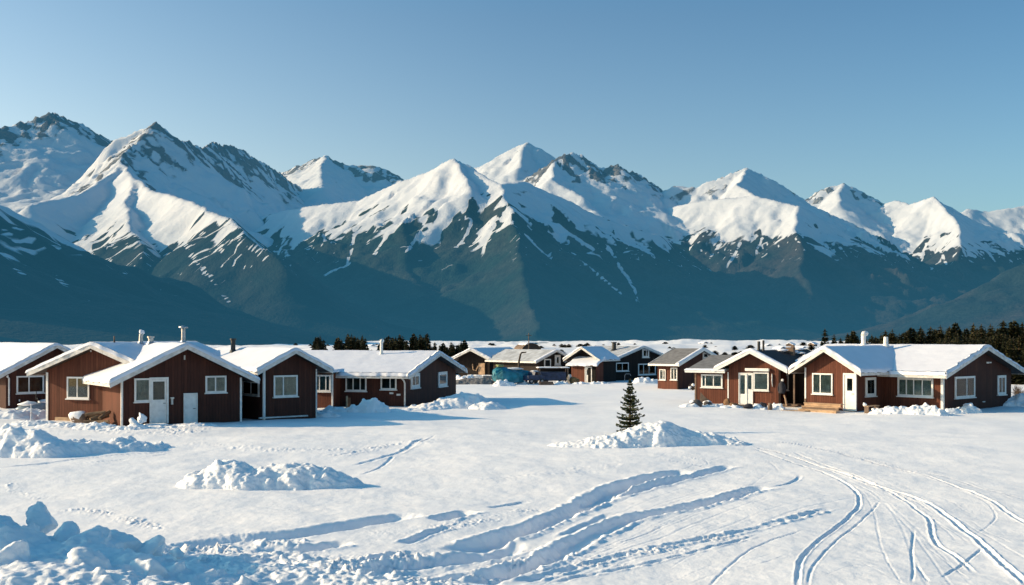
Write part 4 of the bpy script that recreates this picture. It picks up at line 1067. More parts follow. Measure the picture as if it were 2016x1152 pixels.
h10 = cabin_root('dark open-fronted cabin with a blue shaded snow roof, farthest left of the middle row', (-5.73, 118.0), -25, MIDG)
W_, L_ = 3.7, 8.0; T = Tm()
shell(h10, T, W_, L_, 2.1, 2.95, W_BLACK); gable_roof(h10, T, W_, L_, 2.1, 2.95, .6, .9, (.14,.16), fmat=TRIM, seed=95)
wf = Wall(h10, T, 'front', W_, L_)
boxes('board_door', RAW, h10, wf.M, [(wf.uz(943,720)[0], wf.uz(955,720)[0], .003,.12,.2, 1.6)])
q = MB(); u = wf.uz(935,720)[0]; q.tube([(u-.2,.2,1.5),(u-.1,.2,.9),(u+.25,.2,.8),(u+.5,.2,1.3)], .06, 6, wf.M); q.build('antlers', RAW, h10)

hut = tag(empty('domed_hut', (2.4, 138, 0), R(20)), 'small brown hut with a rounded roof poking up behind the thin-snow cabin', 'hut')
q = MB(); n = 14; prof = [(-1.3,0)] + [(-1.3*math.cos(math.pi*i/n), 2.5+1.05*math.sin(math.pi*i/n)) for i in range(n+1)] + [(1.3,0)]
vs = [(x,0,z) for x,z in prof] + [(x,2.6,z) for x,z in prof]; k = len(prof)
q.add(vs, [tuple(range(k)), tuple(reversed(range(k,2*k)))]); q.build('wall', SOFFIT, hut)
q = MB(); prof2 = [(x*1.04, z+.05) for x,z in prof[1:-1]]; k = len(prof2)
vs = [(x,-.2,z) for x,z in prof2] + [(x,2.8,z) for x,z in prof2]; q.add(vs, [(i,i+1,k+i+1,k+i) for i in range(k-1)], smooth=True); q.build('roof', OLDW, hut)
snow_sheet('roof_snow', lambda X, Y: 2.6+np.sqrt(np.maximum(0,1.12-X*X/1.4)), -.8,.5,-.1,2.6, Tm(), .06, hut, 99, SNOW_ROOF)
# ------------------------------------------------------------------ spruces
def needle_mat(name, lo, hi):
    m, nt, bs = newmat(name)
    ge = N(nt, 'ShaderNodeNewGeometry'); oi = N(nt, 'ShaderNodeObjectInfo')
    n = N(nt, 'ShaderNodeTexNoise', i_Scale=2.2, i_Detail=4.0); L(nt, ge.outputs['Position'], n.inputs['Vector'])
    f = mth(nt, 'ADD', mth(nt, 'MULTIPLY', n.outputs[0], .8), mth(nt, 'MULTIPLY', oi.outputs['Random'], .4))
    c = ramp(nt, [(0.35, lo), (0.85, hi)], f)
    L(nt, c, bs.inputs['Base Color']); bs.inputs['Roughness'].default_value = .7; bs.inputs['Specular IOR Level'].default_value = .2
    return m
NEEDLE = needle_mat('spruce_needles', (0.014,0.021,0.010), (0.060,0.055,0.022))
NEEDLE_D = needle_mat('young_spruce_needles', (0.022,0.034,0.016), (0.075,0.080,0.034))
BARK = simple_mat('bark', (0.07,0.048,0.034), 0.9, 0.4, 6.0, 0.5)
def spruce_meshes(seed, H, Rb, whorls, per, quads, mat, sparse=0.0, blade=.16, droop=.25, power=.85):
    rr = random.Random(seed)
    t = MB(); t.tube([(0,0,-.25),(0,0,H*.5),(0,0,H*.985)], [.028*H+.01, .015*H, .003*H], 7)
    c = MB(); vs, fs = [], []
    for w in range(whorls):
        f = (w + rr.uniform(-.3,.3)) / whorls
        z = H*(.05 + .93*f)
        Rw = Rb * max(.04, (1-f))**power * rr.uniform(.72,1.18)
        nb = max(4, int(per*(1-.35*f)))
        a0 = rr.uniform(0, 6.28)
        for b in range(nb):
            if rr.random() < sparse: continue
            an = a0 + 6.283*b/nb + rr.uniform(-.3,.3)
            ln = Rw * rr.uniform(.6,1.15)
            dr = droop * rr.uniform(.5,1.5) * (1-f) - .35*f
            ca, sa = math.cos(an), math.sin(an)
            for q in range(quads):
                s0 = q/quads; s1 = (q+1.5)/quads
                for side in (-1, 0, 1):
                    r0 = ln*s0; r1 = min(ln*1.05, ln*s1 + blade*.4)
                    zz0 = z - dr*r0 + .12*r0*s0; zz1 = z - dr*r1 + .16*r1*s1
                    wd = blade * (1.1 - .6*s0) * rr.uniform(.6,1.3) * (1 if side else .55)
                    if side == 0:      # twig hanging under / rising over the limb
                        p0 = (ca*r0, sa*r0, zz0+.04); p1 = (ca*r1, sa*r1, zz1+.04)
                        dz = rr.choice((-1, -1, 1))*wd
                        vs += [p0, p1, (ca*(r0+r1)/2, sa*(r0+r1)/2, (zz0+zz1)/2+dz)]
                    else:
                        ex, ey = -sa*side*wd, ca*side*wd
                        vs += [(ca*r0, sa*r0, zz0), (ca*r1, sa*r1, zz1), (ca*(r0*.3+r1*.7)+ex, sa*(r0*.3+r1*.7)+ey, (zz0+zz1)/2 - wd*rr.uniform(.1,.8))]
                    k = len(vs); fs.append((k-3, k-2, k-1))
    # leader
    for k in range(10):
        an = rr.uniform(0,6.28); zz = H*(.93+.05*rr.random()); b = .06*H*rr.uniform(.3,.8)*.5
        vs += [(0,0,zz+b*.8),(math.cos(an)*b*.6,math.sin(an)*b*.6,zz),(math.cos(an+.6)*b*.4,math.sin(an+.6)*b*.4,zz-b*.4)]
        n = len(vs); fs.append((n-3,n-2,n-1))
    c.add(vs, fs)
    return t, c
def make_spruce(name, loc, seed, H, Rb, label, group, mat, **kw):
    r = tag(empty(name, loc, seed*1.7), label, 'tree', group)
    t, c = spruce_meshes(seed, H, Rb, mat=mat, **kw)
    t.build('trunk', BARK, r); c.build('crown', mat, r)
    return r
def copy_tree(o, loc, rz, sc):
    r = o.copy(); C.objects.link(r); r.location = loc; r.rotation_euler = (0,0,rz); r.scale = sc
    for ch in o.children:
        k = ch.copy(); C.objects.link(k); k.parent = r
    return r
p = gp(1242, 853); gz = ground_z(p.x, p.y)
lone = make_spruce('spruce', (p.x, p.y+.3, gz-.05), 3, 2.55, .80, 'lone young spruce standing alone behind the snow heap in the yard', None, NEEDLE_D, whorls=24, per=9, quads=7, sparse=.16, blade=.085, droop=.12, power=.8)

protos = []
def forest(spots, label, group, rng, first):
    for i, (px, ty, Y) in enumerate(spots):
        x = (px-CX)/F*Y; gz = -.1
        H = CH + (HY-ty)/F*Y - gz
        k = i % 5
        if len(protos) <= k:
            o = make_spruce('spruce', (x, Y, gz), 20+k, 6.0, (1.15,1.3,1.0,1.5,1.2)[k], label, group, NEEDLE, whorls=20, per=10, quads=4, sparse=.03, blade=.40, droop=.3, power=(.8,.95,.75,.6,.9)[k])
            o['proto_h'] = 6.0; protos.append(o); o.scale = (H/6.0,)*3
        else:
            s = H/6.0
            o = copy_tree(protos[k], (x, Y, gz), rng.uniform(0, 6.28), (s*rng.uniform(.85,1.35), s*rng.uniform(.85,1.35), s))
            o['label'] = label; o['group'] = group
rng = random.Random(8)
RF = []
for px, ty in ((1624,645),(1642,656),(1669,654),(1680,649),(1716,657),(1743,648),(1757,646),(1785,649),(1795,643),(1812,641),(1832,641),(1851,638),(1869,640),(1881,633),(1916,634),(1932,636),(1950,635),(1975,628),(1995,629),(2012,632)):
    RF.append((px, ty, rng.uniform(112,122)))
env = lambda px: np.interp(px, [1620,1700,1760,1850,1920,2016,2300], [662,660,652,647,643,636,628])
px = 1655
while px < 2290:
    RF.append((px, env(px)+rng.uniform(-2,9), rng.uniform(118,150))); px += rng.uniform(4,8)
px = 1850
while px < 2290:
    RF.append((px, env(px)+rng.uniform(10,26), rng.uniform(100,111))); px += rng.uniform(6,12)
for o in RF: pass
forest(RF, 'dark spruce in the wood behind the large right-hand cabin', 'spruces in the wood at the right', rng, True)
LF = [(625,664),(630,659),(637,667),(665,663),(672,667),(685,655),(692,656),(698,660),(704,668),(713,658),(719,664),(757,664),(765,659),(772,663),(779,662),(787,656),(793,660),(801,668),(814,655),(820,660),(827,656),(834,662),(841,654),(879,682),(886,680),(893,677),(903,676),(866,678),(872,674),(908,671),(888,672),(925,683),(856,672),(914,668),(921,680)]
LF += [(a+rng.uniform(-7,7), b+rng.uniform(2,10)) for a, b in LF for _ in range(2)]
forest([(a, b, rng.uniform(125,150) if a < 870 else rng.uniform(128,136)) for a, b in LF], 'small spruce in the loose clumps beyond the left-hand cabins', 'spruces beyond the left-hand cabins', rng, False)

# ------------------------------------------------------------------ heaps of ploughed snow
def fuse(o, voxel, crumb=.03):
    m = o.modifiers.new('remesh', 'REMESH'); m.mode = 'VOXEL'; m.voxel_size = voxel; m.use_smooth_shade = True
    s = o.modifiers.new('smooth', 'SMOOTH'); s.iterations = 1; s.factor = .25
    dg = bpy.context.evaluated_depsgraph_get(); dg.update()
    me = bpy.data.meshes.new_from_object(o.evaluated_get(dg)); old = o.data
    o.modifiers.clear(); o.data = me; bpy.data.meshes.remove(old)
    # crumbly surface
    from mathutils import noise as mn
    me.update(); nv = len(me.vertices)
    co = np.empty(nv*3, dtype=np.float32); no = np.empty(nv*3, dtype=np.float32)
    me.vertices.foreach_get('co', co); me.vertices.foreach_get('normal', no)
    co = co.reshape(-1,3); no = no.reshape(-1,3)
    d = (1.0*perlin(co[:,0]*3+co[:,2]*2.1, co[:,1]*3-co[:,2]*1.7, 5) + .7*perlin(co[:,0]*7-co[:,2]*5, co[:,1]*7+co[:,2]*6, 6)
         + .6*(np.abs(perlin(co[:,0]*5+co[:,2]*4, co[:,1]*5+co[:,2]*3, 8))*2-.6) + .35*perlin(co[:,0]*15-co[:,2]*11, co[:,1]*15+co[:,2]*12, 7))
    co = co + no * (crumb * d)[:,None].astype(np.float32)
    me.vertices.foreach_set('co', co.ravel()); me.update()
    me.polygons.foreach_set('use_smooth', [True]*len(me.polygons))
    if not me.materials: me.materials.append(SNOW_PILE)
def pile(label, blobs, seed, chunks=(), nrand=0, rsize=(.08,.2), lump=.12, lsize=.4, voxel=.05, group=None, power=.75, name='snow_heap', mat=None):
    """blobs: (px, py on the ground, rx, ry, height); chunks: (px, py, size, lift)"""
    B = []
    for px, py, rx, ry, h in blobs:
        q = gp(px, py); B.append((q.x, q.y, rx, ry, h))
    x0 = min(b[0]-b[2] for b in B)-.2; x1 = max(b[0]+b[2] for b in B)+.2
    y0 = min(b[1]-b[3] for b in B)-.2; y1 = max(b[1]+b[3] for b in B)+.2
    nx, ny = int((x1-x0)/voxel)+2, int((y1-y0)/voxel)+2
    X, Y = np.meshgrid(np.linspace(x0,x1,nx), np.linspace(y0,y1,ny))
    G = base_relief(X.ravel(), Y.ravel()).reshape(X.shape)
    def hf(X, Y):
        wx = X + .16*fbm(X/.7, Y/.7, 3, seed); wy = Y + .16*fbm(X/.7+9, Y/.7, 3, seed)
        h = np.zeros_like(X); acc = np.zeros_like(X)
        for bx, by, rx, ry, hh in B:
            r2 = ((wx-bx)/rx)**2 + ((wy-by)/ry)**2
            q = hh*np.maximum(0, 1-r2)**power
            acc += q**3
        h = acc**(1/3)
        k = smooth(0.02, .22, h)
        h = h + k*lump*(1.6*bumps(X/lsize, Y/lsize, seed) + .7*bumps(X/lsize*2.3, Y/lsize*2.3, seed+5) + .5*fbm(X/.35, Y/.35, 3, seed+8) - .25)
        return h
    Hh = hf(X, Y)
    Z = G + np.where(Hh > .012, Hh, -.14)
    n = nx*ny; idx = np.arange(n).reshape(ny, nx)
    top = np.stack([X.ravel(), Y.ravel(), Z.ravel()], 1); bot = top.copy(); bot[:,2] = G.min()-.45
    F1 = np.stack([idx[:-1,:-1], idx[:-1,1:], idx[1:,1:], idx[1:,:-1]], -1).reshape(-1,4)
    per = np.concatenate([idx[0,:], idx[1:,-1], idx[-1,-2::-1], idx[-2:0:-1,0]]); pn = np.roll(per, -1)
    Fs = np.stack([per, per+n, pn+n, pn], -1)
    V = np.concatenate([top, bot]); Fc = np.concatenate([F1, F1[:, ::-1]+n, Fs])
    mb = MB(); rr = random.Random(seed)
    for px, py, s, lift in chunks:
        q = gp(px, py); z = float(G.mean())+lift
        s *= 1.15; lump_mesh(q.x, q.y, z, s, s*rr.uniform(.6,1.0), s*rr.uniform(.42,.75), rr.randrange(9999), mb=mb, rough=.10, sub=4, nplanes=8, dmin=.34, dmax=.66, tumble=True)
    for i in range(nrand):
        b = rr.choice(B); a = rr.uniform(0,6.28); r = math.sqrt(rr.random())
        x, y = b[0]+b[2]*r*math.cos(a)*.98, b[1]+b[3]*r*math.sin(a)*.98
        h = float(hf(np.array([x]), np.array([y]))[0]); s = rr.uniform(*rsize)*(1.2 if rr.random() < .15 else 1)
        z = float(base_relief(np.array([x]), np.array([y]))[0]) + max(h, -.02) + s*.15
        lump_mesh(x, y, z, s, s*rr.uniform(.65,.95), s*rr.uniform(.55,.9), rr.randrange(9999), sub=2, mb=mb, rough=.2)
    if mb.v:
        cv = np.array([tuple(v) for v in mb.v]); cf = np.array(mb.f)
        V2 = np.concatenate([V, cv]); k = len(V)
        tri = np.concatenate([Fc[:, [0,1,2]], Fc[:, [0,2,3]], cf + k])
        o = np_mesh(name, V2, tri, mat or SNOW_PILE)
    else: o = np_mesh(name, V, Fc, mat or SNOW_PILE)
    fuse(o, voxel)
    tag(o, label, 'snow heap', group)
    return o
def build_piles():
    pile('broken bank of big snow blocks filling the bottom left corner', [
        (-640,1135,3.4,4.2,3.7),(-380,1125,2.6,3.0,2.5),(-170,1120,1.9,2.1,1.35),(-20,1130,1.5,1.6,.88),(90,1150,1.5,1.4,.66),(60,1200,2.4,1.6,.7),(220,1155,1.1,1.1,.46),(320,1155,1.2,1.0,.28),(260,1220,2.0,1.3,.45),(430,1160,1.1,.9,.18)], 201,  # far-left blobs are out of view, raised to shade the blocks
        chunks=[(8,1112,.60,.62),(88,1102,.46,.72),(62,1152,.66,.52),(150,1140,.58,.50),(218,1130,.50,.42),(112,1190,.62,.40),(200,1185,.60,.34),(258,1124,.34,.40),(292,1128,.30,.40),(308,1114,.26,.28),(20,1190,.6,.55),(335,1162,.34,.26),(372,1142,.26,.22),(285,1172,.44,.28),(-60,1100,.7,.95),(412,1162,.26,.2),(465,1156,.2,.14),(170,1165,.5,.5),(40,1130,.5,.6),(120,1120,.42,.5),(250,1160,.4,.34),(500,1150,.2,.1),(540,1140,.18,.08),(450,1128,.2,.12),(400,1115,.18,.12),(350,1105,.2,.15)],
        nrand=70, rsize=(.05,.15), lump=.05, lsize=.5, voxel=.036)
    pile('low crumbly ridge of small snow lumps along the bottom edge, right of the big blocks', [
        (520,1140,1.0,.7,.16),(600,1150,1.0,.6,.17),(690,1152,.9,.6,.15),(780,1158,.9,.5,.13),(560,1105,.9,.4,.10),(650,1118,.8,.4,.09),(450,1110,.8,.5,.12),(870,1160,.8,.4,.10)], 216,
        chunks=[(560,1120,.14,.1),(640,1130,.13,.1),(600,1108,.12,.06),(700,1138,.12,.08)], nrand=170, rsize=(.03,.09), lump=.06, lsize=.28, voxel=.03)
    pile('isolated heap of lumpy snow blocks in the open yard at left of centre', [
        (415,957,.8,.7,.50),(450,958,.9,.7,.72),(495,958,.8,.7,.48),(540,957,.7,.7,.56),(590,956,1.0,.8,.66),(640,955,.9,.7,.46),(680,953,.6,.5,.22),(385,957,.5,.5,.25)], 202,
        chunks=[(440,955,.42,.45),(420,957,.28,.3),(475,957,.34,.35),(515,956,.30,.38),(548,956,.34,.36),(585,954,.36,.46),(600,953,.30,.5),(630,953,.28,.34),(655,954,.25,.2),(505,960,.22,.18),(462,960,.28,.25)],
        nrand=22, rsize=(.04,.12), lump=.07, lsize=.5, voxel=.038)
    pile('rounded snow bank at the left edge in front of the big cabin', [
        (-60,890,2.2,1.5,1.0),(40,895,1.5,1.1,.98),(85,897,1.1,1.0,.62),(130,893,1.2,.9,.50),(180,890,1.1,.8,.42),(235,886,1.1,.7,.40),(280,884,.9,.6,.30),(310,880,.6,.5,.18)], 203,
        chunks=[(20,893,.5,.7),(60,895,.45,.6),(225,886,.32,.3),(260,884,.3,.28),(170,890,.3,.3)], nrand=26, rsize=(.05,.14), lump=.09, lsize=.8, voxel=.05)
    pile('long snow heap at the foot of the lone young spruce', [
        (1150,878,1.5,.8,.20),(1200,879,1.2,.9,.40),(1245,878,1.1,.9,.62),(1290,877,1.2,1.0,.86),(1325,876,1.0,.9,.70),(1365,876,1.1,.8,.48),(1405,876,1.0,.7,.36),(1440,877,.7,.5,.16)], 204,
        chunks=[(1292,872,.34,.5),(1350,874,.24,.3)], nrand=26, rsize=(.04,.10), lump=.06, lsize=.45, voxel=.042)
    pile('snow heap against the long low cabin below its windows', [(705,812,.7,.6,.38),(728,812,.9,.7,.75),(748,812,.7,.6,.55),(660,812,1.0,.6,.30),(640,818,.9,.5,.25)], 205, chunks=[(722,811,.38,.5),(746,811,.32,.42)], nrand=18, rsize=(.08,.18), lump=.15, lsize=.5, voxel=.06)
    pile('smooth shaded snow drift at the far corner of the long low cabin', [(845,806,1.5,1.0,.28),(890,804,1.6,1.2,.60),(925,803,1.6,1.2,.78),(960,806,1.2,1.0,.38),(800,810,1.4,.8,.16)], 206, nrand=12, rsize=(.08,.16), lump=.10, lsize=.8, voxel=.07)
    pile('row of snow lumps along the front of the right-hand cabin', [(1735,815,.7,.5,.32),(1770,816,.9,.6,.40),(1815,817,1.0,.6,.50),(1845,818,.7,.5,.32),(1875,815,.7,.5,.30),(1908,812,.8,.6,.44)], 207, chunks=[(1752,815,.22,.3),(1795,816,.28,.35),(1822,815,.3,.42),(1905,811,.34,.36),(1885,814,.2,.26)], nrand=30, rsize=(.07,.17), lump=.12, lsize=.45, voxel=.055)
    pile('snow drift at the right edge beside the big gable', [(1990,800,1.2,.9,.5),(2030,800,1.6,1.2,.8),(2080,800,1.8,1.2,.7)], 208, nrand=14, rsize=(.1,.2), lump=.14, lsize=.6, voxel=.075)
    pile('shaded snow bank under the left edge cabin', [(-40,822,1.8,1.0,.5),(20,824,1.6,.9,.45),(60,820,1.4,.9,.42),(100,815,1.2,.9,.35)], 209, nrand=26, rsize=(.08,.18), lump=.16, lsize=.6, voxel=.065)
    pile('trampled snow along the lit red wing and the front door', [(70,838,1.4,.8,.22),(130,842,1.5,.7,.22),(190,846,1.2,.6,.26),(240,848,.9,.4,.18),(300,845,1.2,.5,.12),(380,842,1.2,.5,.14)], 210, nrand=36, rsize=(.04,.10), lump=.08, lsize=.4, voxel=.05)
    pile('upright snow block leaning by the two white doors', [(270,846,.5,.35,.26)], 211, chunks=[(279,844,.27,.50),(277,844,.30,.34),(266,846,.34,.20)], lump=.05, voxel=.04)
    pile('snow and rubbish heap left of the porch cabin', [(1357,804,.7,.6,.22),(1400,803,.9,.5,.16),(1440,806,.8,.4,.14),(1500,807,.9,.4,.14),(1530,806,.6,.4,.26)], 212, nrand=18, rsize=(.07,.16), lump=.1, lsize=.4, voxel=.055)
    pile('white snow lumps past the corner of the long low cabin', [(905,752,.9,.8,.55),(920,753,1.0,.8,.62),(890,752,1.0,.8,.4)], 213, nrand=14, rsize=(.12,.25), lump=.2, lsize=.6, voxel=.09)
    pile('ragged snow heap in front of the tarpaulin covered boat', [(985,760,.8,.5,.5),(1000,760,.7,.5,.35),(1030,757,.6,.4,.28),(1062,756,.8,.4,.22),(1100,756,.9,.4,.22),(1145,757,1.0,.4,.22),(1180,757,1.0,.4,.2)], 214, nrand=30, rsize=(.1,.22), lump=.16, lsize=.5, voxel=.085)
    pile('snow lumps under the dark cabin beside the small grey roofed one', [(1265,755,1.0,.6,.5),(1285,755,.9,.6,.4)], 215, nrand=8, rsize=(.12,.25), lump=.2, lsize=.6, voxel=.09)
build_piles()
GRAVEL = simple_mat('grey_gravel', (0.17,0.165,0.165), 0.95, 0.45, 9.0, 0.8, bscale=30)
g = pile('low grey gravel bank between the long cabin and the boat', [(915,757,1.6,1.0,.45),(940,757,1.5,1.0,.5),(962,757,1.2,.9,.35)], 220, nrand=10, rsize=(.08,.18), lump=.08, lsize=.5, voxel=.09, name='gravel_bank', mat=GRAVEL)
g['category'] = 'gravel bank'

# ------------------------------------------------------------------ things lying about
def root_at(name, label, cat, px, py, rz=0, dz=0, group=None):
    q = gp(px, py); z = float(base_relief(np.array([q.x]), np.array([q.y]))[0])
    return tag(empty(name, (q.x, q.y, z+dz), R(rz)), label, cat, group), 1/ (F/q.y)
LOGM = simple_mat('log_wood', (0.20,0.125,0.070), 0.85, 0.45, 5.0, 0.5)
def log_(label, group, px, py, ln, r, yaw, pitch, z):
    t, m = root_at('log', label, 'log', px, py, yaw, z, group)
    dx = math.cos(pitch)*ln/2; dz = math.sin(pitch)*ln/2
    q = MB(); q.tube([(-dx,0,-dz),(-dx*.3,.015,-dz*.3),(dx*.4,-.01,dz*.4),(dx,0,dz)], [r, r*1.06, r*.95, r*.9], 10); q.build('bark', LOGM, t)
    q = MB(); q.tube([(dx*.995,0,dz*.995),(dx*1.012,0,dz*1.012)], [r*.82, r*.80], 10); q.build('cut_end', RAW, t)
LG = 'logs heaped against the lit red wing'
for i, a in enumerate(((172,836,1.1,.11,-15,.1,.18),(185,838,1.0,.12,10,.0,.14),(196,837,.9,.12,35,.25,.36),(180,836,1.2,.10,-25,-.05,.40),(200,839,.8,.13,-8,.1,.15),(206,837,.7,.11,60,.5,.48),(188,837,1.0,.09,5,.12,.56))):
    log_('short brown log in the snowy heap against the lit red wing', LG, *a)
t, m = root_at('covered_heap', 'snow-crusted pale sheet over a heap left of the logs', 'covered heap', 158, 836, -17)
q = lump_mesh(0,0,.28,.52,.4,.48, 31); q.build('cover', OLDW, t); q = lump_mesh(-.08,-.05,.36,.50,.38,.46, 31); q.build('snow_crust', SNOW_PILE, t)
t, m = root_at('doorstep', 'flat snowy step before the tall white door', 'step', 307, 843, 35)
q = MB(); q.box(-.5,.5,-.28,.28,-.1,.10); q.build('block', FOUND, t, bevel=.02); snow_sheet('snow_cover', lambda X, Y: .103+0*X, -.53,.53,-.31,.31, Tm(), .06, t, 5, SNOW_PILE, edge=.1, res=.06, droop=.02)
t, m = root_at('marker_pole', 'thin white stake standing in the snow by the left edge cabin', 'stake', 61, 838)
q = MB(); q.tube([(0,0,-.2),(0,0,1.05)], .025, 8); q.build('stake', PAINT, t)
# snowed-in snowmobile by the left edge cabin
t, m = root_at('snowmobile', 'snowed-in grey snowmobile under the two-part window of the left edge cabin', 'snowmobile', 68, 818, 15, .22)
GREYP = simple_mat('grey_blue_paint', (0.20,0.25,0.29), 0.35, .2, 4, .1)
q = MB(); n = 9
prof = [(-.95,.10,.10),(-.8,.30,.20),(-.45,.40,.28),(0,.42,.34),(.4,.40,.42),(.75,.32,.36),(1.0,.10,.22)]
vs = []
for x, w, h in prof:
    for k in range(n):
        a = math.pi*k/(n-1); vs.append((x, -w*math.cos(a), .15 + h*math.sin(a)**.7))
fs = [(i*n+k, i*n+k+1, (i+1)*n+k+1, (i+1)*n+k) for i in range(len(prof)-1) for k in range(n-1)]
q.add(vs, fs, smooth=True); q.build('body', GREYP, t)
q = MB(); q.add([(.35,-.28,.52),(.35,.28,.52),(.15,.22,.85),(.15,-.22,.85)], [(0,1,2,3)]); q.build('windscreen', GLASS_D, t)
q = MB(); q.tube([(.1,-.32,.78),(.16,0,.72),(.1,.32,.78)], .02, 8); q.tube([(.16,0,.5),(.16,0,.74)], .025, 8); q.build('handlebar', BLACKM, t)
for s in (-1,1):
    q = MB(); q.tube([(.3,s*.42,.04),(.9,s*.42,.03),(1.15,s*.42,.16)], .035, 6); q.tube([(.55,s*.25,.3),(.6,s*.42,.05)], .025, 6); q.build('ski', BLACKM, t)
q = lump_mesh(-.35,0,.46,.6,.38,.2, 51); q.build('snow_cover', SNOW_PILE, t); q = lump_mesh(.55,.05,.56,.4,.3,.14, 52); q.build('snow_cover', SNOW_PILE, t)
q = MB(); q.tube([(.1,-.2,.7),(.12,-.2,1.15)], .022, 6); q.build('flag_stick', BLACKM, t)
# posts before the long cabin
t, m = root_at('post', 'pale upright post standing in front of the long low cabin', 'post', 683, 808)
q = MB(); q.box(-.05,.05,-.05,.05,-.2,.85); q.build('upright', RAW, t, bevel=.01)
t, m = root_at('post', 'short orange-brown post behind the pale one', 'post', 688, 805)
q = MB(); q.box(-.07,.07,-.06,.06,-.2,.62); q.build('upright', W_RAW, t, bevel=.01)
t, m = root_at('plank', 'bare plank lying at the foot of the pale post', 'plank', 680, 809, 8)
q = MB(); q.box(-.55,.55,-.07,.07,.12,.17); q.build('board', RAW, t, bevel=.008)
# timber steps of the right wing
t, m = root_at('wooden_steps', 'broad fresh timber steps in front of the right-hand wing window', 'steps', 1618, 810, -49)
for i, (x0, x1, y0, z) in enumerate(((-1.35,1.25,-.45,.10),(-1.35,1.2,-.12,.26),(-1.4,1.1,.22,.44))):
    q = MB(); q.box(x0,x1,y0,y0+.36,z,z+.05); q.build('tread', RAW, t, bevel=.01)
    q = MB(); q.box(x0+.03,x1-.03,y0+.03,y0+.06,z-.14,z-.003); q.build('riser', OLDW if i == 1 else RAW, t)
q = MB(); q.box(-1.40,-1.30,.3,.4,0,.72); q.build('newel', OLDW, t)
t, m = root_at('plank', 'long grey plank flat on the snow below the timber steps', 'plank', 1565, 809, -20); q = MB(); q.box(-.8,.8,-.09,.09,.02,.07); q.build('board', RAW, t, bevel=.008)
t, m = root_at('porch_deck', 'dark low plank deck at the open porch between the cabins', 'deck', 1553, 801, -35); q = MB(); q.box(-.75,.75,-.5,.6,.06,.16); q.box(-.7,.7,-.75,-.503,-.02,.06); q.build('boards', OLDW, t, bevel=.01)
# coat and bag hanging in the porch
COAT = simple_mat('dark_cloth', (0.025,0.026,0.035), .95, .4, 6, .3); TAN = simple_mat('tan_cloth', (0.30,0.20,0.13), .95, .3, 6, .3)
pw = h6.matrix_world @ Vector((3.35+.25, -.05, 0))
t = tag(empty('hanging_coat', (pw.x, pw.y, 0), R(-35)), 'dark coat with a white hood hanging beside the open porch', 'coat')
q = MB(); q.tube([(0,-.1,1.62),(0,-.1,1.45),(.02,-.1,1.1),(.0,-.1,.85)], [.06,.17,.19,.22], 10); q.build('body', COAT, t)
q = lump_mesh(.03,-.12,1.66,.11,.1,.12, 71); q.build('hood', PAINT, t)
for s in (-1,1):
    q = MB(); q.tube([(s*.14,-.1,1.45),(s*.22,-.1,1.2),(s*.2,-.12,.95)], [.07,.065,.055], 8); q.build('sleeve', COAT, t)
t = tag(empty('leaning_board', (pw.x+.15, pw.y-.2, 0), R(-35)), 'tan board leaning below the hanging coat', 'board'); q = MB(); q.tube([(-.05,-.1,.75),(.05,-.15,.5),(.18,-.25,.1)], [.05,.07,.08], 6); q.build('board', TAN, t)
# stones, sacks
STONE = simple_mat('dark_stone', (0.075,0.068,0.064), .9, .5, 5, .6); STONE_B = simple_mat('rusty_stone', (0.20,0.105,0.050), .9, .5, 5, .6); BLUEC = simple_mat('pale_blue_plastic', (0.34,0.48,0.62), .5, .3, 5, .2)
def stone(name, label, cat, px, py, rx, ry, rz, seed, mat, snow=0, yaw=0):
    t, m = root_at(name, label, cat, px, py, yaw)
    q = lump_mesh(0,0,rz*.6,rx,ry,rz,seed); q.build('body', mat, t)
    if snow: q = lump_mesh(-.03,.05,rz*.95,rx*.85,ry*.85,rz*.62,seed+1); q.build('snow_cap', SNOW_PILE, t)
stone('rock', 'dark snow-topped rock at the outer corner of the porch cabin annex', 'rock', 1368, 804, .45, .35, .30, 81, STONE, 1)
stone('rock', 'half buried grey rock under the annex window', 'rock', 1395, 803, .40, .3, .24, 82, STONE, 1)
stone('rock', 'rusty brown upright rock left of the glazed door', 'rock', 1432, 803, .26, .24, .34, 83, STONE_B)
stone('rock', 'rusty brown low rock left of the glazed door, nearer the door', 'rock', 1446, 806, .34, .26, .22, 84, STONE_B)
stone('sack', 'dark full sack lying before the curtained window of the porch cabin', 'sack', 1474, 807, .36, .26, .20, 85, COAT)
stone('sack', 'pale blue plastic sack beside the dark one', 'sack', 1492, 807, .32, .26, .24, 86, BLUEC, 1)
stone('sack', 'small dark sack at the wall behind the pale blue one', 'sack', 1503, 803, .26, .2, .24, 89, COAT)
stone('post_stump', 'dark weathered stump at the corner of the porch', 'stump', 1516, 808, .16, .16, .34, 87, OLDW)
t, m = root_at('wooden_block', 'reddish wooden doorstep under the glazed door', 'block', 1461, 804, -35); q = MB(); q.box(-.32,.32,-.22,.25,-.1,.14); q.build('block', W_RED, t, bevel=.02)
t, m = root_at('canvas_sheet', 'brown canvas sheet slumped against the annex wall', 'canvas', 1388, 799, -35)
q = MB(); q.add([(-.45,.1,0),(-.4,.2,.75),(-.1,.18,.45),(.2,.15,.28),(.55,.05,0),(.1,-.15,0)], [(0,5,2,1),(5,4,3,2)], smooth=True); q.build('sheet', SOFFIT, t)
# bench by the right wing
t, m = root_at('bench', 'low bench with a pale seat plank beside the white door', 'bench', 1716, 813, 41)
q = MB(); q.box(-.62,.62,-.15,.15,.36,.41); q.build('seat', RAW, t, bevel=.01)
for s in (-1,1):
    q = MB(); q.box(s*.52-.04,s*.52+.04,-.13,.13,-.1,.357); q.build('leg', OLDW, t)
q = lump_mesh(-.62,.05,.5,.14,.12,.12, 90); q.build('snow_cap', SNOW_PILE, t)
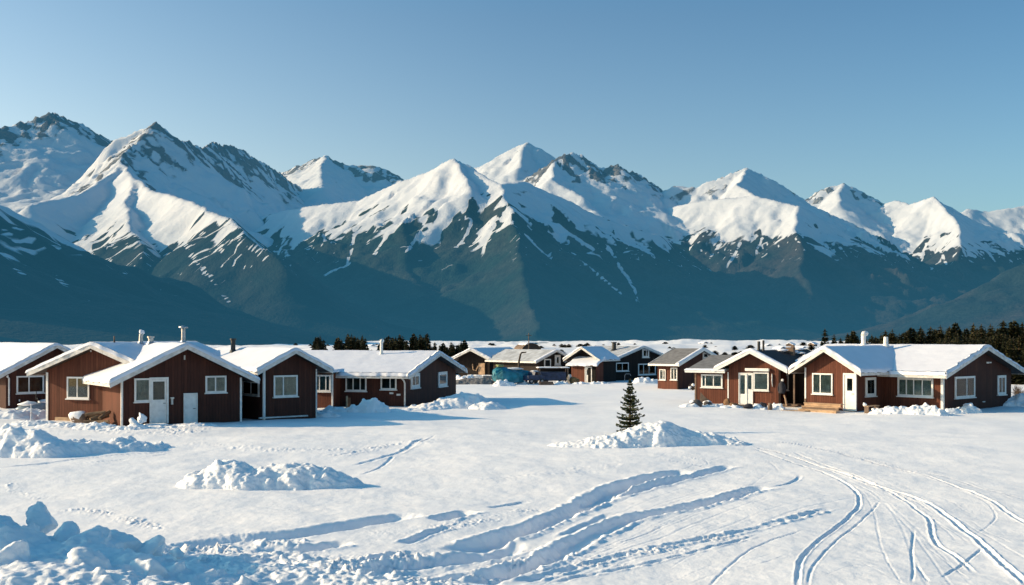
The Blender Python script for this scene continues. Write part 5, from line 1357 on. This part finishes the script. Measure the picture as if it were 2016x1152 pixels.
# boat under a tarpaulin
TEAL = simple_mat('teal_tarpaulin', (0.016,0.17,0.23), .45, .45, 2.2, .8, bscale=5); NAVY = simple_mat('navy_paint', (0.018,0.035,0.085), .45, .4, 3, .2); REDP = simple_mat('red_plastic', (0.42,0.045,0.035), .45, .25, 4, .15); GREENC = simple_mat('olive_cloth', (0.22,0.24,0.10), .9, .5, 4, .4)
t, m = root_at('boat', 'boat wrapped in a crumpled teal tarpaulin with junk on top', 'boat', 1006, 757, 20)
n = 13; st = [(-1.75,.35,.55,.9),(-1.6,.62,.3,1.42),(-1.1,.80,.22,1.62),(-.4,.82,.2,1.42),(.4,.78,.2,1.30),(1.1,.6,.3,1.22),(1.6,.34,.5,1.12),(1.85,.1,.8,1.05)]
vs = []; rr = random.Random(4)
for x, w, zb, zt in st:
    for k in range(n):
        a = -.5*math.pi*.9 + math.pi*.95*k/(n-1) + .0
        aa = math.pi*k/(n-1)
        vs.append((x+rr.uniform(-.1,.1), -w*math.cos(aa)*(1+rr.uniform(-.16,.16)), max(.12, zb*.6 + (zt-zb*.6)*math.sin(aa)**.45 + rr.uniform(-.13,.10))))
fs = [(i*n+k, i*n+k+1, (i+1)*n+k+1, (i+1)*n+k) for i in range(len(st)-1) for k in range(n-1)]
q = MB(); q.add(vs, fs, smooth=False); q.add(vs[:n], [tuple(range(n))]); q.build('tarpaulin', TEAL, t)
q = MB(); vs = []
for x, w, zb, zt in st: vs += [(x,-w*.95,zb+.12),(x,0,max(.05,zb-.25)),(x,w*.95,zb+.12)]
q.add(vs, [(i*3+k,i*3+k+1,i*3+k+4,i*3+k+3) for i in range(len(st)-1) for k in range(2)], smooth=True); q.build('hull', STONE, t)
q = lump_mesh(-1.15,0,1.66,.42,.4,.2, 94); q.build('cloth_bundle', GREENC, t)
q = lump_mesh(.3,0,1.38,.9,.45,.13, 95); q.build('snow_cover', SNOW_PILE, t)
for xx in (-1.1, .9):
    q = MB(); q.box(xx-.08,xx+.08,-.5,.5,-.1,.42); q.build('trestle', OLDW, t)
t, m = root_at('davit', 'dark post with a bent top arm rising behind the covered boat', 'post', 1021, 752, 0); q = MB(); q.tube([(0,0,0),(.03,0,1.9),(.18,0,2.65),(.3,0,2.82),(.75,0,2.86)], [.10,.10,.09,.08,.06], 8); q.build('post', SOFFIT, t)
t, m = root_at('sled', 'red plastic sled lying before the covered boat', 'sled', 1026, 757, 12, .28); q = MB(); q.box(-.75,.75,-.25,.25,0,.09); q.box(-.75,.7,-.25,-.2,.09,.22); q.box(-.75,.7,.2,.25,.09,.22); q.add([(.75,-.25,.0),(1.0,-.22,.25),(1.0,.22,.25),(.75,.25,.0)], [(0,1,2,3)]); q.build('shell', REDP, t, bevel=.015); q = MB(); q.tube([(-.6,-.15,-.25),(-.6,-.15,0)], .03,6); q.build('runner', OLDW, t)
# small blue lorry
t, m = root_at('pickup', 'small dark blue pickup parked right of the covered boat', 'pickup', 1050, 757, 35)
def loft(mb, secs, M=None):
    n = len(secs[0]); vs = [v for s in secs for v in s]
    fs = [(i*n+k, i*n+(k+1)%n, (i+1)*n+(k+1)%n, (i+1)*n+k) for i in range(len(secs)-1) for k in range(n)]
    mb.add(vs, fs, M); mb.add(secs[0], [tuple(reversed(range(n)))], M); mb.add(secs[-1], [tuple(range(n))], M)
q = MB(); pr = [(-.95,.35),(.95,.35),(.95,.72),(.62,.76),(.40,1.12),(-.15,1.14),(-.22,.78),(-.95,.76)]
loft(q, [[(x,-.52,z) for x,z in pr], [(x,.52,z) for x,z in pr]]); q.build('body', NAVY, t, bevel=.04)
for s in (-1,1):
    q = MB(); q.add([(.50,s*.524,.80),(.37,s*.524,1.06),(-.10,s*.524,1.07),(-.14,s*.524,.80)], [(0,1,2,3)]); q.build('side_window', GLASS_D, t)
    for xx in (-.6,.6):
        w_ = MB(); w_.tube([(xx,s*.42,.24),(xx,s*.56,.24)], [.24,.24], 14); wo = w_.build('wheel', BLACKM, t); w_ = MB(); w_.tube([(xx,s*.56,.24),(xx,s*.575,.24)], [.12,.11], 10); w_.build('rim', METAL, wo)
    q = MB(); q.box(.95,.975,s*.36-.1,s*.36+.1,.55,.66); q.build('headlight', PAINT, t)
q = MB(); q.add([(.635,-.44,.80),(.635,.44,.80),(.425,.42,1.08),(.425,-.42,1.08)], [(0,1,2,3)]); q.build('windscreen', GLASS_D, t)
q = lump_mesh(.1,0,1.15,.4,.42,.07, 96); q.build('snow_cover', SNOW_PILE, t)
t, m = root_at('trailer', 'long dark blue trailer with a plank platform above it', 'trailer', 1088, 755, 6)
q = MB(); q.box(-1.2,1.2,-.6,.6,.3,1.12); q.build('body', NAVY, t, bevel=.03)
q = MB(); q.box(-1.45,1.5,-.75,.75,1.45,1.53); q.build('platform', OLDW, t)
for xx in (-1.3,1.35):
    for yy in (-.65,.65): q = MB(); q.box(xx-.05,xx+.05,yy-.05,yy+.05,-.1,1.447); q.build('post', OLDW, t)
for xx in (-.7,.7):
    for s in (-1,1): q = MB(); q.tube([(xx,s*.45,.22),(xx,s*.62,.22)], [.22,.22], 12); q.build('wheel', BLACKM, t)
snow_sheet('snow_cover', lambda X, Y: 1.533+0*X, -1.47,1.5,-.77,.77, Tm(), .06, t, 7, SNOW_PILE, edge=.1)
q = MB(); q.tube([(0,0,-.1),(0,0,.35),(0,0,.75),(0,0,.8)], [.2,.22,.2,.14], 14)
t, m = root_at('barrel', 'white barrel standing at the end of the blue trailer', 'barrel', 1121, 754); q.build('drum', PAINT, t); q = MB(); q.tube([(0,0,.8),(0,0,.84)], [.15,.15], 14); q.build('lid', BLUEC, t)
STRAW = simple_mat('dry_straw', (0.26,0.15,0.06), .95, .5, 4, .8)
t, m = root_at('straw_heap', 'rust coloured heap of straw beside the entry porch', 'heap', 1131, 755); q = lump_mesh(0,0,.32,.5,.4,.5, 97); q.build('heap', STRAW, t)
t, m = root_at('timber_pile', 'flat brown timber stack in front of the blue trailer', 'timber', 1076, 758, 4)
for i in range(3):
    q = MB(); q.box(-.7+.05*i,.65-.04*i,-.3+.06*i,.3-.06*i,.02+.09*i,.10+.09*i); q.build('board', OLDW, t)
t, m = root_at('log', 'grey squared beam lying left of the covered boat', 'beam', 966, 751, 5, .1); q = MB(); q.tube([(-.75,0,.25),(.75,0,.25)], [.18,.18], 8); q.build('beam', GRAVEL, t)
t, m = root_at('low_wall', 'low pale wall in front of the open fronted cabin', 'wall', 955, 748, -10, 0); q = MB(); q.box(-1.8,1.2,-.1,.1,-.2,.45); q.build('blocks', simple_mat('pale_block', (.5,.5,.5), .9, .2, 3, .3), t, bevel=.02); snow_sheet('snow_cover', lambda X, Y: .453+0*X, -1.8,1.2,-.12,.12, Tm(), .07, t, 8, SNOW_PILE, edge=.06, res=.06)
t, m = root_at('hoop', 'bent metal hoop by the wall of the dark cabin', 'hoop', 1236, 753); q = MB(); q.tube([(-.3,0,0),(-.3,0,.6),(-.2,0,.78),(.2,0,.78),(.3,0,.6)], .025, 6); q.build('bar', METAL, t)
t, m = root_at('utility_mast', 'thin mast with a short cross-arm behind the thin-snow cabin', 'mast', 1041, 733); 
q = MB(); q.tube([(0,0,-.3),(0,0,4.9)], [.07,.05], 8); q.build('pole', OLDW, t); q = MB(); q.box(-.35,.35,-.04,.04,4.55,4.63); q.build('cross_arm', OLDW, t)
BUSH = needle_mat('twig_brown', (0.05,0.04,0.035), (0.12,0.09,0.07))
def bush(label, px, py, r, h, seed, snow=True, group=None):
    t, m = root_at('bush', label, 'bush', px, py, 0, 0, group)
    rr = random.Random(seed); q = MB()
    for i in range(70):
        a = rr.uniform(0,6.28); e = rr.uniform(.3,1.4); l = rr.uniform(.5,1)
        tip = Vector((math.cos(a)*math.cos(e)*r*l, math.sin(a)*math.cos(e)*r*l, math.sin(e)*h*l)); q.tube([(0,0,0), tip*.6+Vector((0,0,.05)), tip], [.018,.011,.004], 4, caps=False)
        for k in range(3):
            d = Vector((rr.uniform(-1,1),rr.uniform(-1,1),rr.uniform(0,1)))*r*.25; q.tube([tip*rr.uniform(.5,.9), tip*.9+d], [.008,.003], 3, caps=False)
    q.build('twigs', BUSH, t)
    if snow:
        for i in range(6):
            a = rr.uniform(0,6.28); k = lump_mesh(math.cos(a)*r*.5, math.sin(a)*r*.5, h*rr.uniform(.3,.7), r*.35, r*.35, h*.2, seed*7+i, sub=2); k.build('snow_clump', SNOW_PILE, t)
bush('snow-laden bush in the gap between the porch cabin and the grey roofed cabin', 1364, 770, .5, .7, 61)
bush('bare twiggy bush at the right edge behind the big gable', 2004, 782, .7, 1.0, 62, False)
# ------------------------------------------------------------------ far out on the valley floor
FG = 'tiny buildings far out on the valley floor'
def far_hut(px, Y, w, l, h, yaw, label):
    x = (px-CX)/F*Y; z = float(base_relief(np.array([x]), np.array([float(Y)]))[0])
    t = tag(empty('distant_building', (x, Y, z-.3), R(yaw)), label, 'building', FG)
    w, l, h = w*.55, l*.55, h*.6
    p = MB(); hh = h*.62
    p.add([(-w/2,-l/2,0),(w/2,-l/2,0),(w/2,-l/2,hh),(0,-l/2,h),(-w/2,-l/2,hh)], [(0,1,2,3,4)]); p.add([(w/2,l/2,0),(-w/2,l/2,0),(-w/2,l/2,hh),(0,l/2,h),(w/2,l/2,hh)], [(0,1,2,3,4)])
    p.add([(-w/2,l/2,0),(-w/2,-l/2,0),(-w/2,-l/2,hh),(-w/2,l/2,hh)], [(0,1,2,3)]); p.add([(w/2,-l/2,0),(w/2,l/2,0),(w/2,l/2,hh),(w/2,-l/2,hh)], [(0,1,2,3)])
    p.build('wall', OLDW, t)
    p = MB(); e = .5; s = (h-hh)/(w/2)
    for sg in (-1,1):
        v = [(0,-l/2-e,h+.1),(0,l/2+e,h+.1),(sg*(w/2+e),l/2+e,hh-s*e+.1),(sg*(w/2+e),-l/2-e,hh-s*e+.1)]; p.add(v+[(a,b,c+.35) for a,b,c in v], [(0,1,2,3),(7,6,5,4),(0,4,5,1),(1,5,6,2),(2,6,7,3),(3,7,4,0)])
    p.build('roof_snow', SNOW_ROOF, t)
LBL = 'tiny snow-roofed building far out on the valley floor'
for a in ((1535,520,6,8,3.0,30),(1556,560,6,8,3.2,-30),(1575,500,5,7,3.0,45),(1510,640,7,9,3.4,20),(1600,600,6,8,3.2,-40),(1385,760,7,9,3.2,30),(1120,700,7,9,3.0,30),(822,560,6,8,3.0,30),(730,520,6,8,3.0,30)):
    far_hut(*a, LBL)
def far_bush(px, Y, r, seed):
    x = (px-CX)/F*Y; z = float(base_relief(np.array([x]), np.array([float(Y)]))[0])
    t = tag(empty('shrub', (x, Y, z-.2), seed), 'dark scrubby shrub far out on the valley floor', 'shrub', 'dark shrubs on the valley floor')
    a = protos[seed % 5]
    for ch in a.children:
        k = ch.copy(); C.objects.link(k); k.parent = t
    t.scale = (r*.5, r*.45, r*.075)
rng = random.Random(77)
for i in range(120):
    px = rng.choice((rng.uniform(860,1340), rng.uniform(1300,1640), rng.uniform(580,900))); Y = rng.uniform(230, 700)
    far_bush(px, Y, rng.uniform(1.6, 4.2), i)
